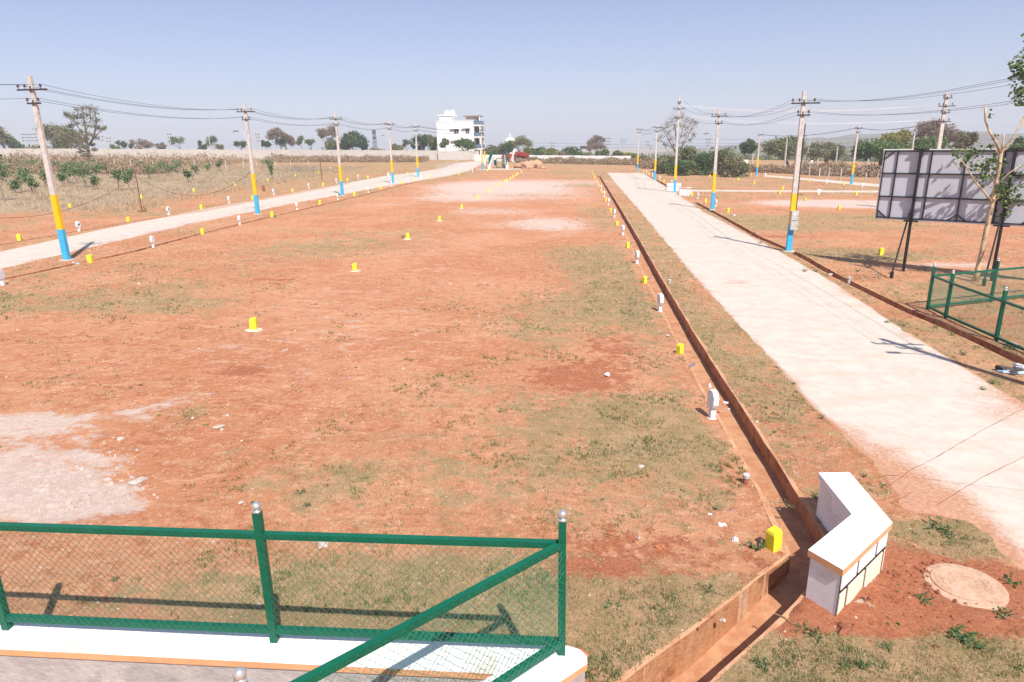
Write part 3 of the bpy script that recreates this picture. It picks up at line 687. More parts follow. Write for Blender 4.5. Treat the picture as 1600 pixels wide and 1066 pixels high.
# ------------------------------------------------------------------ stone markers
def marker_parts(e,mort=True,rz=0):
    mb=MB(); w_=.088; h=.36
    prof=[(1,0),(1,h-.05),(.8,h)]
    vs=[]; 
    for k,(s,z) in enumerate(prof):
        for a,b in ((-1,-1),(1,-1),(1,1),(-1,1)): vs.append((a*w_*s,b*w_*s,(z-.08 if k==0 else z)+(.015*a if k else 0)))
    mb.add(vs,[(i*4+j,i*4+(j+1)%4,i*4+4+(j+1)%4,i*4+4+j) for i in range(2) for j in range(4)]+[(8,9,10,11)])
    p=mb.build('block','yellow_paint',e); reg(e,p)
    if mort:
        m=MB(); n=11; m.v=[]; P=[(math.cos(2*math.pi*i/n)*(.24+.05*math.sin(i*2.3)),math.sin(2*math.pi*i/n)*(.22+.05*math.cos(i*1.9))) for i in range(n)]
        m.prism(P,-.04,.03,inset=.15); q=m.build('mortar_base','mortar',e); reg(e,q)
S1=empty('marker_stone',(0,0,-50),'yellow','marker stone'); marker_parts(S1,True)
S2=empty('marker_stone',(0,0,-50),'yellow','marker stone'); marker_parts(S2,False)
used={S1.name:0,S2.name:0}
def put(proto,base,label,cat,group,rz=0,sc=1):
    if used.get(proto.name,1)==0: o=proto; used[proto.name]=1
    else: o=copy_tree(proto); 
    o.location=base; o.rotation_euler=(random.uniform(-.03,.03),random.uniform(-.03,.03),rz); o.scale=(sc,sc,sc); tag(o,label,cat,group); return o
def row_of(l,proto,cat,fmt,group,rz=.09,start=1,sc=1.):
    for i,p in enumerate(l):
        put(proto,G(*p),fmt.format(ORD[i+start]),cat,group,rz+random.uniform(-.2,.2),sc*random.uniform(.93,1.08))
row_of([(397,516),(555,424),(637,374),(687,345.5),(721.5,326),(746.6,311),(765,300),(779,290.5),(789,285),(792,284.5),(797.5,280.5),(801.5,278),(806,275),(809,272.5),(814.5,269.5)],S1,'marker stone','yellow block on a mortar ring, {} from the camera across the bare plot','yellow stones across the bare plot')
row_of([(1208,858),(1062,553),(1007,443),(980.5,387.6),(964,352.7),(953.7,331),(946.5,314.6),(940.5,302.5),(935.5,292.8),(931.7,285.5),(929,279.5),(926.8,274),(924.5,269.7)],S2,'marker stone','yellow block, {} from the near end of the row left of the brown drain','yellow stones left of the right drain',.42,1,.8)
row_of([(142,411),(317,366),(425.5,338.6),(500,320),(554,306.6),(595.4,296),(627.6,287.6),(649,282.6),(669,278),(716.8,273.3),(761.8,268)],S2,'marker stone','yellow block, {} from the left on the near side of the left road','yellow stones on the near side of the left road')
row_of([(31,376),(201,347),(315,327),(395,312),(457,300),(505,291),(543,283),(575,278.8),(637,273)],S2,'marker stone','yellow block, {} from the left on the far side of the left road','yellow stones on the far side of the left road')
row_of([(110,325),(221,311),(303,300),(367,290),(419,283),(462,276.5),(498,271.5),(516,264)],S2,'marker stone','yellow block, {} from the left along the edge of the straw field','yellow stones at the straw field edge')
row_of([(1102.4,316.6),(1137.5,332)],S2,'marker stone','yellow block right of the right drain, {} one after the white parapet blocks','yellow stones right of the road')
put(S2,G(1081,306.5),'yellow block leaning by the right end of the nearer small white parapet','marker stone','yellow stones right of the road')
put(S2,G(1376,399),'yellow block alone on red earth left of the billboard legs','marker stone','yellow stones of the right plots')
row_of([(1258,314.8),(1310.7,327.8)],S2,'marker stone','yellow block on the pale patch right of the meter box pole, {} from the left','yellow stones of the right plots')
row_of([(1218,303.6),(1337.5,305)],S2,'marker stone','yellow block just below the thin cross road, {} from the left','yellow stones of the right plots')
put(S2,G(1222.6,296.6),'small yellow block just above the thin cross road near the dark grass tuft','marker stone','yellow stones of the right plots')
row_of([(1219,279.7),(1264,284.4),(1318,289.4)],S2,'marker stone','yellow block beside the far right road, {} from the left','yellow stones of the right plots')
row_of([(1101.5,273.3),(1108.8,276.8),(1131.7,276.8),(1153,281.8),(1173,275),(1178.3,287.5)],S2,'marker stone','yellow block in the far field below the bushes, {} from the left','yellow stones of the far right field')
row_of([(1005.9,269.7),(1013.8,273.9),(1037.2,285.3)],S2,'marker stone','yellow block right of the far road end, {} from the far end','yellow stones right of the road')
# plot number signs
def textmesh(s,size):
    c=D.curves.new('t','FONT'); c.body=s; c.size=size; c.align_x='CENTER'; c.align_y='CENTER'; c.extrude=.002; c.offset=.004
    o=D.objects.new('t',c); me=D.meshes.new_from_object(o); D.objects.remove(o); return me
def sign(base,label,rz,digits=None,group='white plot number signs',sc=1.,side=1):
    e=empty('plot_number_sign',base,label,'number sign',group,rz)
    mb=MB(); mb.box((0,0,.1),(.12,.10,.4),taper=.92); mb.build('post','white_marker',e)
    mb=MB(); w=.155*sc; h0=.25; P=[(-w*.7,h0),(w*.7,h0),(w,h0+.08),(w,h0+.24),(w*.45,h0+.35),(-w*.45,h0+.35),(-w,h0+.24),(-w,h0+.08)]
    vs=[(x,-.055,z) for x,z in P]+[(x,.055,z) for x,z in P]; n=8
    mb.add(vs,[tuple(range(n)),tuple(range(2*n-1,n-1,-1))]+[(i+n,(i+1)%n+n,(i+1)%n,i) for i in range(n)]); mb.build('plate','white_marker',e)
    if digits:
        me=textmesh(digits,.2); me.materials.append(MT['black_paint']); o=D.objects.new('number',me); COL.objects.link(o); o.parent=e
        o.rotation_euler=(math.pi/2,0,0); o.location=(0,-.058,h0+.165)
    m=MB(); m.lathe((0,0,-.03),[(.12,0),(.09,.04)],9); m.build('mortar_base','mortar',e)
    return e
# rz: the numbered face looks along local -y
for i,(p,dg) in enumerate(zip([(124,362),(264,336),(358.5,318),(428,305),(483,295),(526,286.5),(560,280.5)],['44','42','43','45','46','47','48'])):
    sign(G(*p),'white sign with black number, %s from the left beyond the left road'%ORD[i+1],R(86),dg,'white number signs on the far side of the left road')
sign(G(607,276),'white number sign beyond the left road just left of the fourth painted pole',R(10),'49','white number signs on the far side of the left road')
for i,p in enumerate([(5,446),(240,387),(375,351.5),(464.5,328.5),(528,312.5),(575.5,301.5),(612,291.5),(638.6,285.5),(658,280.5),(694.7,274),(738.5,270.5)]):
    sign(G(*p),'plain backed white sign, %s from the left before the left road'%ORD[i+1],R(-86),None,'white number signs on the near side of the left road')
for i,p in enumerate([(1112,653),(1031,487),(995,412),(973,367.5),(959.7,340),(950.5,321),(944,308),(939,297.5)]):
    sign(G(*p),'white sign seen edge-on left of the brown drain, %s from the near end'%ORD[i+1],R(98),None,'white number signs left of the right drain')
for i,p in enumerate([(1118,323),(1090,311),(1049,289),(1030.3,282),(1019,276.5),(1010,272)]):
    sign(G(*p),'white sign seen edge-on right of the right road, %s from the near end'%ORD[i+1],R(-82),None,'white number signs right of the right road')
sign(G(1279,304.5),'broad white sign facing the camera beside the thin cross road',R(0),None,'white number signs of the far right plots',sc=1.45)
for i,p in enumerate([(1195.5,276.5),(1291,287.5),(1346.5,293.5)]): sign(G(*p),'small white sign along the far right road, %s from the left'%ORD[i+1],R(30),None,'white number signs of the far right plots')
# ------------------------------------------------------------------ white corner wall (right) and parapets
def capwall(name,foot,z0,zc,label,cap=.09,over=.03,bricks=None,colors=('white_paint','peach_paint','cream_paint')):
    "foot: list of plan points (ccw or cw), z0 ground offset, zc top"
    P=[Vector(p) for p in foot]; n=len(P); c=sum(P,Vector((0,0)))/n
    area=sum(P[i].x*P[(i+1)%n].y-P[(i+1)%n].x*P[i].y for i in range(n))
    if area<0: P=P[::-1]
    e=empty(name,(c.x,c.y,T(c.x,c.y)),label,'wall')
    def off(d):
        out=[]
        for i in range(n):
            a,b,q=P[i-1],P[i],P[(i+1)%n]; n1=Vector(((b-a).y,-(b-a).x)).normalized(); n2=Vector(((q-b).y,-(q-b).x)).normalized()
            m=(n1+n2)/(1+n1.dot(n2)); out.append(b+m*d-c)
        return out
    zt=T(c.x,c.y); 
    b=MB(); b.prism([(p.x,p.y) for p in off(-over)],z0,zc-cap,0); b.build('wall_body',[colors[0]],e)
    b=MB(); o0=off(0); b.prism([(p.x,p.y) for p in o0],zc-cap,zc,1,0)
    for i in range(n):
        p,q=o0[i],o0[(i+1)%n]
        if -(q-p).normalized().x>-.3: b.m[i]=0
    b.build('coping',[colors[0],colors[1]],e)
    return e,off,c,P
zt=.70
foot=[(4.52,9.02),(4.98,9.02),(4.87,7.64),(3.77,6.67),(3.54,7.08),(4.45,7.86)]
e,off,c,P=capwall('corner_parapet',foot,-.6,zt,'white corner wall with peach edge and black brick lines, lower right')
# painted brick face between D (3.77,6.67) and C (4.87,7.64)
Dp,Cp=Vector((3.77,6.67)),Vector((4.87,7.64)); d=(Cp-Dp).normalized(); nn=Vector((d.y,-d.x)); L=(Cp-Dp).length
def fq(u0_,u1,z0,z1,o,mb,m=0):
    a=Dp+d*u0_+nn*(o-.03)-c; b=Dp+d*u1+nn*(o-.03)-c; mb.add([(a.x,a.y,z0),(b.x,b.y,z0),(b.x,b.y,z1),(a.x,a.y,z1)],[(0,1,2,3)],m)
mb=MB(); z1=zt-.092
def course(z0,z1,joints,m):
    js=[.035]+joints+[L-.035]
    for a,b in zip(js,js[1:]):
        a2,b2=a+.028,b-.028; p=[Dp+d*a2+nn*(-.03+.012)-c,Dp+d*b2+nn*(-.03+.012)-c]; q=[Dp+d*a2+nn*(-.03)-c,Dp+d*b2+nn*(-.03)-c]
        vs=[(p[0].x,p[0].y,z0),(p[1].x,p[1].y,z0),(p[1].x,p[1].y,z1),(p[0].x,p[0].y,z1),(q[0].x,q[0].y,z0),(q[1].x,q[1].y,z0),(q[1].x,q[1].y,z1),(q[0].x,q[0].y,z1)]
        mb.add(vs,[(0,1,2,3),(1,0,4,5),(2,1,5,6),(3,2,6,7),(0,3,7,4)],m)
course(.382,z1-.004,[.52,1.08],0); course(-.05,.318,[.27,.80,1.36],1)
mb.build('block_face',['white_paint','cream_paint'],e)
mb=MB(); fq(.03,L-.03,-.1,z1-.002,.003,mb); mb.build('painted_joint','black_paint',e)
# small far parapets by the cross road
a1=G(1061,305.5); a2=G(1080,306.5)
capwall('parapet_block',[(a1.x,a1.y),(a2.x+.1,a2.y),(a2.x+.1,a2.y+1.2),(a2.x-.3,a2.y+1.4),(a2.x-.3,a2.y+.45),(a1.x,a1.y+.45)],-.2,.82,'nearer small white parapet block at the cross road, right of the tallest painted pole',cap=.10)
b1=G(1042,297); b2=G(1064,297.5)
capwall('parapet_block',[(b1.x,b1.y),(b2.x,b2.y),(b2.x,b2.y+.5),(b1.x,b1.y+.5)],-.2,.75,'farther small white parapet block, partly behind the tallest painted pole',cap=.3,over=.06,colors=('white_paint','white_paint','white_paint'))
# ------------------------------------------------------------------ foreground parapet with chain link fence
fa0=Vector((-9.4,6.13)); fa1=Vector((-2.37,5.50)); fa2=Vector((.42,5.27)); W=.7
fdir=(fa2-fa0).normalized()
p0=fa0; 
fb=Vector((-1.74,3.46)); bdir=(fb-fa2).normalized()
nA=Vector((fdir.y,-fdir.x)); nB=Vector((-bdir.y,bdir.x))
foot=[fa0-nA*.10,fa2-nA*.10+fdir*.10,fa2+fdir*.24-nA*.02,fa2+fdir*.25+nA*.10,fb+bdir*3+nB*.22*-1*-1,fb+bdir*3-nB*.22]
# inner (near) edges: line parallel to A offset .3, line parallel to B offset
def isect(p,d1,q,d2):
    k=(q-p).x*d2.y-(q-p).y*d2.x; t=k/(d1.x*d2.y-d1.y*d2.x); return p+d1*t
inner=isect(fa0+nA*.30,fdir,fb-nB*.22,bdir)
outer_n=nB
foot=[fa0-nA*.10,fa2-nA*.10+fdir*.06,fa2-nA*.06+fdir*.17,fa2+nA*.02+fdir*.235,fa2+nA*.12+fdir*.24,fb+bdir*2.5+nB*.10,fb+bdir*2.5-nB*.22,inner,fa0+nA*.30]
if (foot[5]-fa2).length<.1: pass
def tri_prism(mb,P,z0,z1,ms,mt):
    n=len(P); vs=[(p.x,p.y,z0) for p in P]+[(p.x,p.y,z1) for p in P]
    mb.add(vs,[(i,(i+1)%n,n+(i+1)%n,n+i) for i in range(n)],ms)
    tr=geometry.tessellate_polygon([[Vector((p.x,p.y,0)) for p in P]])
    mb.add([(p.x,p.y,z1) for p in P],[tuple(f) for f in tr],mt)
zt0=T(-2,5)
def sh(P,d):
    n=len(P); out=[]; area=sum(P[i].x*P[(i+1)%n].y-P[(i+1)%n].x*P[i].y for i in range(n)); sg=1 if area>0 else -1
    for i in range(n):
        a,b,q=P[i-1],P[i],P[(i+1)%n]; n1=Vector(((b-a).y,-(b-a).x)).normalized()*sg; n2=Vector(((q-b).y,-(q-b).x)).normalized()*sg
        out.append(b+(n1+n2)/(1+n1.dot(n2))*d)
    return out
e=empty('fence_parapet',(-2,5,zt0),'long white topped parapet with peach edge under the green chain link fence, bottom left','wall')
mb=MB(); tri_prism(mb,foot,W-.07+zt0,W+zt0,1,0); o=mb.build('coping',['ledge_white','peach_paint'],e); o.location=-Vector((-2,5,zt0))
mb=MB(); tri_prism(mb,sh(foot,-.02),-.5+zt0,W-.071+zt0,0,0); o=mb.build('wall_body',['grey_block'],e); o.location=-Vector((-2,5,zt0))
def fence_run(e,org,P,top,zb=lambda p:0.,hp=1.42,post=.07,rail=.06,lowr=.13,topr=1.18,cell=.075,wr=.0021,side=1,balls=True,posts=None,first=True,last=True):
    "P: plan points of posts; zb(p): base height"
    P=[Vector(p) for p in P]; ang=[]
    for i,p in enumerate(P):
        if (i==0 and not first) or (i==len(P)-1 and not last): continue
        q=P[min(i+1,len(P)-1)]-P[max(0,i-1)]; rz=math.atan2(q.y,q.x); z=zb(p)
        m=MB(); m.box((p.x-org[0],p.y-org[1],z+hp/2-org[2]),(post,post,hp),rz); o=m.build('post','green_paint',e)
        if balls:
            m=MB(); m.box((p.x-org[0],p.y-org[1],z+hp+.012-org[2]),(post*.98,post*.98,.024),rz); m.ball((p.x-org[0],p.y-org[1],z+hp+.062-org[2]),.043,12,8); m.build('ball_finial','silver',o,True)
    for a,b in zip(P,P[1:]):
        d=(b-a).normalized(); n=Vector((-d.y,d.x))*side; L=(b-a).length
        for k,zr in enumerate((lowr,topr)):
            m=MB(); A0=Vector((a.x,a.y,zb(a)+zr))-Vector(org)+Vector((d.x,d.y,0))*post*.5; B0=Vector((b.x,b.y,zb(b)+zr))-Vector(org)-Vector((d.x,d.y,0))*post*.5
            m.bar(A0,B0,rail); m.build('rail','green_paint',e)
        # chain link: two families of zigzag wires
        m=MB(); z0,z1=lowr-.03,topr+.025; Hh=z1-z0; nx=int(L/cell); cs=cell
        def pt(s,z,o): 
            s=min(max(s,0),L); t=s/L; x=a.x+d.x*s+n.x*(post*.5+.004+o); y=a.y+d.y*s+n.y*(post*.5+.004+o); return Vector((x,y,zb(a)*(1-t)+zb(b)*t+z))-Vector(org)
        rows_=int(Hh/cs)
        for fam in (1,-1):
            for i in range(-rows_-1,nx+rows_+2):
                s0=i*cs; q=[]
                for j in range(rows_+1):
                    s=s0+fam*j*cs*.9; 
                    if 0<=s<=L: q.append(pt(s,z0+j*cs+(.008*math.sin(i*1.7+j)),.004*fam))
                if len(q)>1: m.tube(q,wr,3,cap=False)
        for i in range(nx):   # knuckles over the rails
            s=i*cs
            m.tube([pt(s,z1-.03,0),pt(s+cs*.35,z1+.006,.006),pt(s+cs*.5,z1-.02,.003)],wr*1.1,3,cap=False)
        m.build('chain_link_mesh','mesh_wire',e)
org=(-2,5,zt0)
ef=empty('chain_link_fence',org,'green chain link fence with silver ball topped posts on the white parapet, bottom left','fence')
step=(fa2-fa1).length
fence_run(ef,org,[fa1-fdir*step*2,fa1-fdir*step,fa1,fa2],None,zb=lambda p:W+zt0,side=-1)
eb=empty('chain_link_fence',(fb.x,fb.y,W+zt0),'green chain link fence run slanting from the corner post down to the bottom edge','fence')
fence_run(eb,(fb.x,fb.y,W+zt0),[fa2,fb,fb+bdir*2.6],None,zb=lambda p:W+zt0,side=1,first=False)
# right hand enclosure
c0=G(1449,484); c1=G(1477,498); c2=G(1556,533); dd=(c2-c1).normalized(); c3=c2+dd*2.6; 
er=empty('chain_link_fence',c0,'green chain link fence beside the right drain, below the billboard','fence')
fence_run(er,tuple(c0),[c0.xy,c1.xy,c2.xy,c3.xy],None,zb=lambda p:T(p.x,p.y)-.02,hp=1.5,post=.085,rail=.065,cell=.09,wr=.0028,side=1)
bk=Vector((1,.06)); er2=empty('chain_link_fence',c0,'green chain link fence run going right from the corner post, in front of the tree','fence')
bk=(G(1600,466).xy-c0.xy).normalized()
fence_run(er2,tuple(c0),[c0.xy,c0.xy+bk*3.2,c0.xy+bk*6.4],None,zb=lambda p:T(p.x,p.y)-.02,hp=1.5,post=.085,rail=.065,cell=.09,wr=.0028,side=-1,first=False)
# ------------------------------------------------------------------ billboard seen from behind
g1=G(1411,424.4); g2=G(1548.5,439.5); uu=(g2-g1).xy.normalized(); nn=Vector((-uu.y,uu.x)); rz=math.atan2(uu.y,uu.x)
eb=empty('billboard',g1,'back of a large grey billboard on black legs, right edge','billboard',None,rz)
zo=-g1.z
zB,zT=1.80+.05-g1.z,4.75-g1.z; X0,X1=-1.4,6.6
mb=MB(); mb.box(((X0+X1)/2,.16,(zB+zT)/2),(X1-X0,.03,zT-zB)); mb.build('panel','panel_grey',eb)
mb=MB()
for z in (zB,zT): mb.box(((X0+X1)/2,.155,z+(.02 if z==zT else -.02)),(X1-X0+.08,.06,.04))
for x in (X0-.02,X1+.02): mb.box((x,.155,(zB+zT)/2),(.04,.06,zT-zB))
mb.build('edge_trim','panel_edge',eb)
mb=MB()
for x in (-.87,.40,1.63,2.9,4.15,5.4): mb.box((x,.115,(zB+zT)/2),(.055,.055,zT-zB-.01))
for z in (3.78-g1.z,2.80-g1.z): mb.box(((X0+X1)/2,.112,z),(X1-X0,.055,.055))
for z in (zB+.05,zT-.05): mb.box(((X0+X1)/2,.118,z),(X1-X0,.05,.04))
for x in (X0+.03,): mb.box((x,.118,(zB+zT)/2),(.04,.05,zT-zB))
def dg(x0,z0,x1,z1): mb.bar((x0,.110,z0),(x1,.110,z1),.045)
dg(X0,zB+.38,X0+.42,zB+.03); dg(X0,zT-.38,X0+.42,zT-.03)
for xc in (1.63,4.15): dg(xc-.36,zB+.03,xc,zB+.30); dg(xc,zB+.30,xc+.36,zB+.03); 
dg(1.63,zT-.30,1.63+.36,zT-.03)
mb.build('frame','frame_black',eb)
for i,x in enumerate((0,(g2-g1).xy.length,(g2-g1).xy.length*2)):
    gz=(T(*(g1.xy+uu*x))-g1.z)
    mb=MB(); mb.box((x,.02,(gz+zT)/2),(.11,.11,zT-gz+.1)); mb.box((x,.03,zT+.03),(.55,.13,.05)); mb.box((x,.03,zB-.05),(.55,.13,.05)); o=mb.build('leg','frame_black',eb)
    mb=MB(); ft=(G(1392.5,435.4)-g1); lx=ft.xy.dot(uu); ly=ft.xy.dot(nn)
    if i: lx,ly=x-.12,-1.45
    mb.bar((lx,ly,gz-.1),(lx,ly,gz+.32),.12); mb.bar((lx,ly,gz+.3),(x-.06,-.04,zB+.45),.06); mb.build('brace','frame_black',eb)
# ------------------------------------------------------------------ trees
def grow(mb,p,d,L,r,depth,tips,spread=.6,gnarl=.15,ratio=.72,kids=(2,3),upb=.15,rnd=random):
    pts=[p]; dd=d.copy(); seg=3
    for i in range(seg):
        dd=(dd+Vector((rnd.gauss(0,gnarl),rnd.gauss(0,gnarl),rnd.gauss(0,gnarl)+upb*.3))).normalized(); pts.append(pts[-1]+dd*(L/seg))
    rs=[r*(1-.35*i/seg) for i in range(seg+1)]
    mb.tube(pts,rs,5 if depth>1 else 3,cap=False)
    if depth<=1: tips+= [(pts[-1]),(pts[-2])]
    if depth==0: return
    k=rnd.randint(*kids)
    for i in range(k):
        a=rnd.uniform(0,6.283); ax=dd.orthogonal().normalized(); ax.rotate(Matrix.Rotation(a,3,dd)); nd=(dd*math.cos(spread)+ax*math.sin(spread)*rnd.uniform(.8,1.3)); nd.z+=upb; nd.normalize()
        grow(mb,pts[-1] if i<2 else pts[-2],nd,L*ratio*rnd.uniform(.8,1.2),rs[-1]*.72,depth-1,tips,spread,gnarl,ratio,kids,upb,rnd)
def tree(px,ytop,D_,wpx,lab,leaf='leaf_olive',bark='bark',dens=30,ls=.22,depth=4,group=None,trunk=.3,spread=.6,name='tree',clump=.09,base=None,upb=.15,seed=None,kids=(2,3),cat='tree',hide=0):
    rnd=random.Random(seed if seed is not None else int(px*7+ytop*13)); t=A(px,ytop,D_)
    b=base if base is not None else Vector((t.x,t.y,T(t.x,t.y))); h=hgt(px,ytop,b); wd=wpx/PXM(b.y)
    e=empty(name,b,lab,cat,group); mb=MB(); tips=[]
    grow(mb,Vector((0,0,-.2)),Vector((rnd.uniform(-.08,.08),rnd.uniform(-.08,.08),1)).normalized(),h*trunk,h*.035+.03,depth,tips,spread,.13,.72,kids,upb,rnd)
    P=np.array([v for v in mb.v]); mx=P[:,2].max(); sx=np.percentile(np.abs(P[:,0]),98)
    kz=(h*.96)/mx; kx=(wd*.47)/max(sx,.1)
    f=lambda v:(v[0]*(1+(kx-1)*min(1,max(0,v[2])/(h*trunk))),v[1]*(1+(kx-1)*min(1,max(0,v[2])/(h*trunk))),v[2]*kz)
    mb.v=[f(v) for v in mb.v]; tips=[f(t) for t in tips]
    mb.build('trunk',bark,e,True)
    if leaf and tips:
        tp=np.array(tips); n=max(1,int(dens)); c=np.repeat(tp,n,0); sg=clump*wd
        # every clump has its own density and tone
        keep=rng.random(len(c))<np.repeat(.45+.55*rng.random(len(tp)),n)
        c=c+rng.normal(size=c.shape)*np.array([sg,sg,sg*.75]); tn=np.clip(np.repeat(rng.random(len(tp)),n)*.6+rng.random(len(c))*.5,0,1)
        c=c[keep]; tn=tn[keep]; ok=c[:,2]>.15; c=c[ok]; tn=tn[ok]
        leafmesh('crown',leaf,c,ls,e,tn)
    return e
def bush(px,ytop,D_,wpx,lab,leaf='leaf_olive',n=900,ls=.3,group=None,name='bush',base=None,hmul=1.,cat='bush',deep=.7):
    t=A(px,ytop,D_); b=base if base is not None else Vector((t.x,t.y,T(t.x,t.y))); h=max(.4,hgt(px,ytop,b))*hmul; wd=wpx/PXM(b.y)
    e=empty(name,b,lab,cat,group); mb=MB(); lobes=[]
    k=rng.integers(5,9)
    for i in range(k):
        a=rng.random()*6.28; r=wd*.33*math.sqrt(rng.random()); hh=h*(.45+.4*rng.random()) if i else h*.72
        lobes.append((r*math.cos(a),r*math.sin(a)*deep,hh,wd*(.16+.12*rng.random()),h*(.2+.12*rng.random())))
        mb.tube([(0,0,-.1),(lobes[-1][0]*.5,lobes[-1][1]*.5,hh*.5),(lobes[-1][0],lobes[-1][1],hh)],[h*.03,h*.02,h*.01],4,cap=False)
    mb.build('trunk','bark',e)
    pts=[];tn=[]
    for x,y,z,rx,rzz in lobes:
        m=int(n/k); v=rng.normal(size=(m,3)); v/=np.linalg.norm(v,axis=1)[:,None]; r=(.55+.5*rng.random(m)**.6)[:,None]
        v=v*r*np.array([rx,rx,rzz])+np.array([x,y,z]); pts.append(v); tn.append(np.clip(.25+.5*rng.random()+.35*(rng.random(m)-.5),0,1))
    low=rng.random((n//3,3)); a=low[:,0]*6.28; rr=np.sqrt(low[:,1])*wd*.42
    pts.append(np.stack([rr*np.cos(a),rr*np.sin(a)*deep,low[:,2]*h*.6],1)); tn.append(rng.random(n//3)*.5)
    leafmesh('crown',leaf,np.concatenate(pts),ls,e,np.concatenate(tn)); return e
def limbtree(base,lab,limbs,clumps,leaf,bark,n,ls,tw=0,name='tree',twr=.02,dep=1.,rs=1.):
    "limbs: pixel polylines with radii; clumps: (px,py,radius px); built at the tree's own distance with depth"
    Y=base.y; k=1/PXM(Y); rd=random.Random(int(base.x*13)); e=empty(name,base,lab,'tree'); mb=MB(); nodes_=[]
    for pl in limbs:
        pts=[A(x,y,Y+dy)-base for x,y,_,dy in pl]; mb.tube(pts,[q[2]*rs for q in pl],6,cap=False); nodes_+=pts[1:]
    P=[];tn=[]
    for x,y,rp in clumps:
        c=A(x,y,Y+rd.uniform(-1,1)*dep*1.6)-base; R_=rp*k
        q=min(nodes_,key=lambda v:(v-c).length); mid=(q+c)/2+Vector((rd.gauss(0,.1),rd.gauss(0,.1),-.1))*R_; mb.tube([q,mid,c],[twr*2.2,twr*1.5,twr],4,cap=False)
        for j in range(tw):
            d=Vector((rd.gauss(0,1),rd.gauss(0,1),rd.gauss(.5,.8))).normalized()*R_*rd.uniform(.6,1.2); m_=c+d*.5+Vector((rd.gauss(0,.1),0,rd.gauss(0,.1)))*R_; mb.tube([c,m_,c+d],[twr,twr*.7,twr*.4],3,cap=False)
            for z in range(2): d2=d+Vector((rd.gauss(0,.35),rd.gauss(0,.35),rd.gauss(.1,.3)))*R_; mb.tube([m_,c+d2],[twr*.6,twr*.35],3,cap=False)
        m=int(n*(.5+rd.random())); v=rng.normal(size=(m,3))*np.array([.5,.5,.38])*R_; P.append(v+np.array(c)); tn.append(np.clip(rd.random()*.5+rng.random(m)*.55,0,1))
    mb.build('trunk',bark,e,True); 
    if n: leafmesh('crown',leaf,np.concatenate(P),ls,e,np.concatenate(tn))
    return e
bt='trees beyond the left wall'
limbtree(G(142,259),'tall airy green brown tree rising above the left wall, nearest of the left trees',
    [[(142,260,.5,0),(140,247,.4,0),(138,236,.34,0),(136,224,.28,0),(134,205,.2,0),(131,185,.12,0),(128,170,.06,0)],[(138,236,.24,0),(128,226,.2,.5),(118,216,.14,1),(108,208,.07,1.5)],[(137,230,.22,0),(146,216,.18,-.5),(150,196,.12,-1),(149,176,.06,-1)],[(136,222,.16,0),(128,208,.12,-1),(118,192,.07,-1.5)],[(146,216,.12,-.5),(156,206,.08,-1),(162,200,.04,-1)],[(138,238,.1,0),(124,234,.08,-1),(104,226,.05,-1)],[(134,205,.1,0),(141,190,.08,1),(140,172,.05,1)]],
    [(122,172,7),(131,168,7),(141,169,7),(148,174,7),(106,180,6),(113,183,6),(103,178,4),(124,182,7),(135,180,7),(144,185,7),(152,188,6),(118,192,6),(110,197,5),(129,193,6),(140,197,7),(150,199,5),(157,201,5),(163,200,3.5),(100,201,7),(108,207,7),(118,207,7),(128,207,7),(138,210,6),(96,209,6),(104,216,7),(114,217,7),(124,219,7),(134,219,6),(146,212,5),(150,216,4),(98,222,6),(109,226,6),(120,228,6),(131,230,5),(145,226,3),(148,234,3.5),(126,238,4),(138,248,5),(144,252,4),(134,243,4)],'leaf_acacia','bark',85,.19,tw=3,twr=.03)
tree(75,197,215,52,'grey brown tree behind the nearest left pole','leaf_acacia','bark_grey',dens=40,ls=.32,depth=5,group=bt,clump=.07,kids=(2,3))
tree(108,205,205,40,'olive green tree left of the tall airy tree','leaf_acacia','bark_grey',dens=40,ls=.32,depth=5,group=bt,clump=.08)
tree(2,193,215,44,'grey brown tree cut by the left frame edge','leaf_acacia','bark_grey',dens=40,ls=.32,depth=5,group=bt,clump=.08)
bush(22,219,215,24,'small dark green bush beside the far left tree','leaf_dark',600,.45,bt)
bush(95,224,215,36,'green bush above the left wall below the airy tree','leaf_olive',700,.45,bt)
bush(60,228,210,60,'low brownish bush on the left wall line','leaf_acacia',800,.4,bt)
for i,(px,yt,w_,lf,l) in enumerate(((175,226,14,'leaf_green','small green sapling by the two white poles'),(192,219,13,'leaf_green','green sapling left of the purple tinged bush'),(201,219,9,'leaf_dark','narrow dark sapling left of the purple brown bush'),(222,218,24,'leaf_brown','purple brown dry bush above the wall'),
    (249,225,9,'leaf_dark','small dark sapling left of the leafy pair'),(258,223,14,'leaf_brown','brown bare sapling beside the pale pole'),(283,214,22,'leaf_green','green young tree right of the pale pole'),(307,219,9,'leaf_dark','dark slim sapling among young trees'),(316,226,12,'leaf_dark','small dark round sapling'),
    (334,212,22,'leaf_green','green young tree beside the white pole'),(345,226,10,'leaf_acacia','thin sapling left of the second painted pole'),(376,221,18,'leaf_dark','dark green young tree just left of the second painted pole'),(415,219,11,'leaf_dark','dark sapling right of the second painted pole'),
    (449,214,22,'leaf_dark','dark green young tree right of the dry round tree'),(470,212,15,'leaf_green','green young tree with a flat top'),(484,217,15,'leaf_green','green young tree leaning right beside the flat topped one'),(635,218,14,'leaf_dark','dark forked young tree left of the fifth painted pole'),(647,226,6,'leaf_dark','tiny dark tree by the fifth painted pole'))):
    tree(px,yt,225+(i*17)%40,w_,l,lf,'bark_grey',dens=17,ls=.27,depth=4,group=bt,trunk=.36,clump=.085,kids=(2,3),spread=.5)
tree(432,200,240,34,'round reddish brown dry tree above the left wall','leaf_brown','bark',dens=22,ls=.26,depth=6,group=bt,clump=.05)
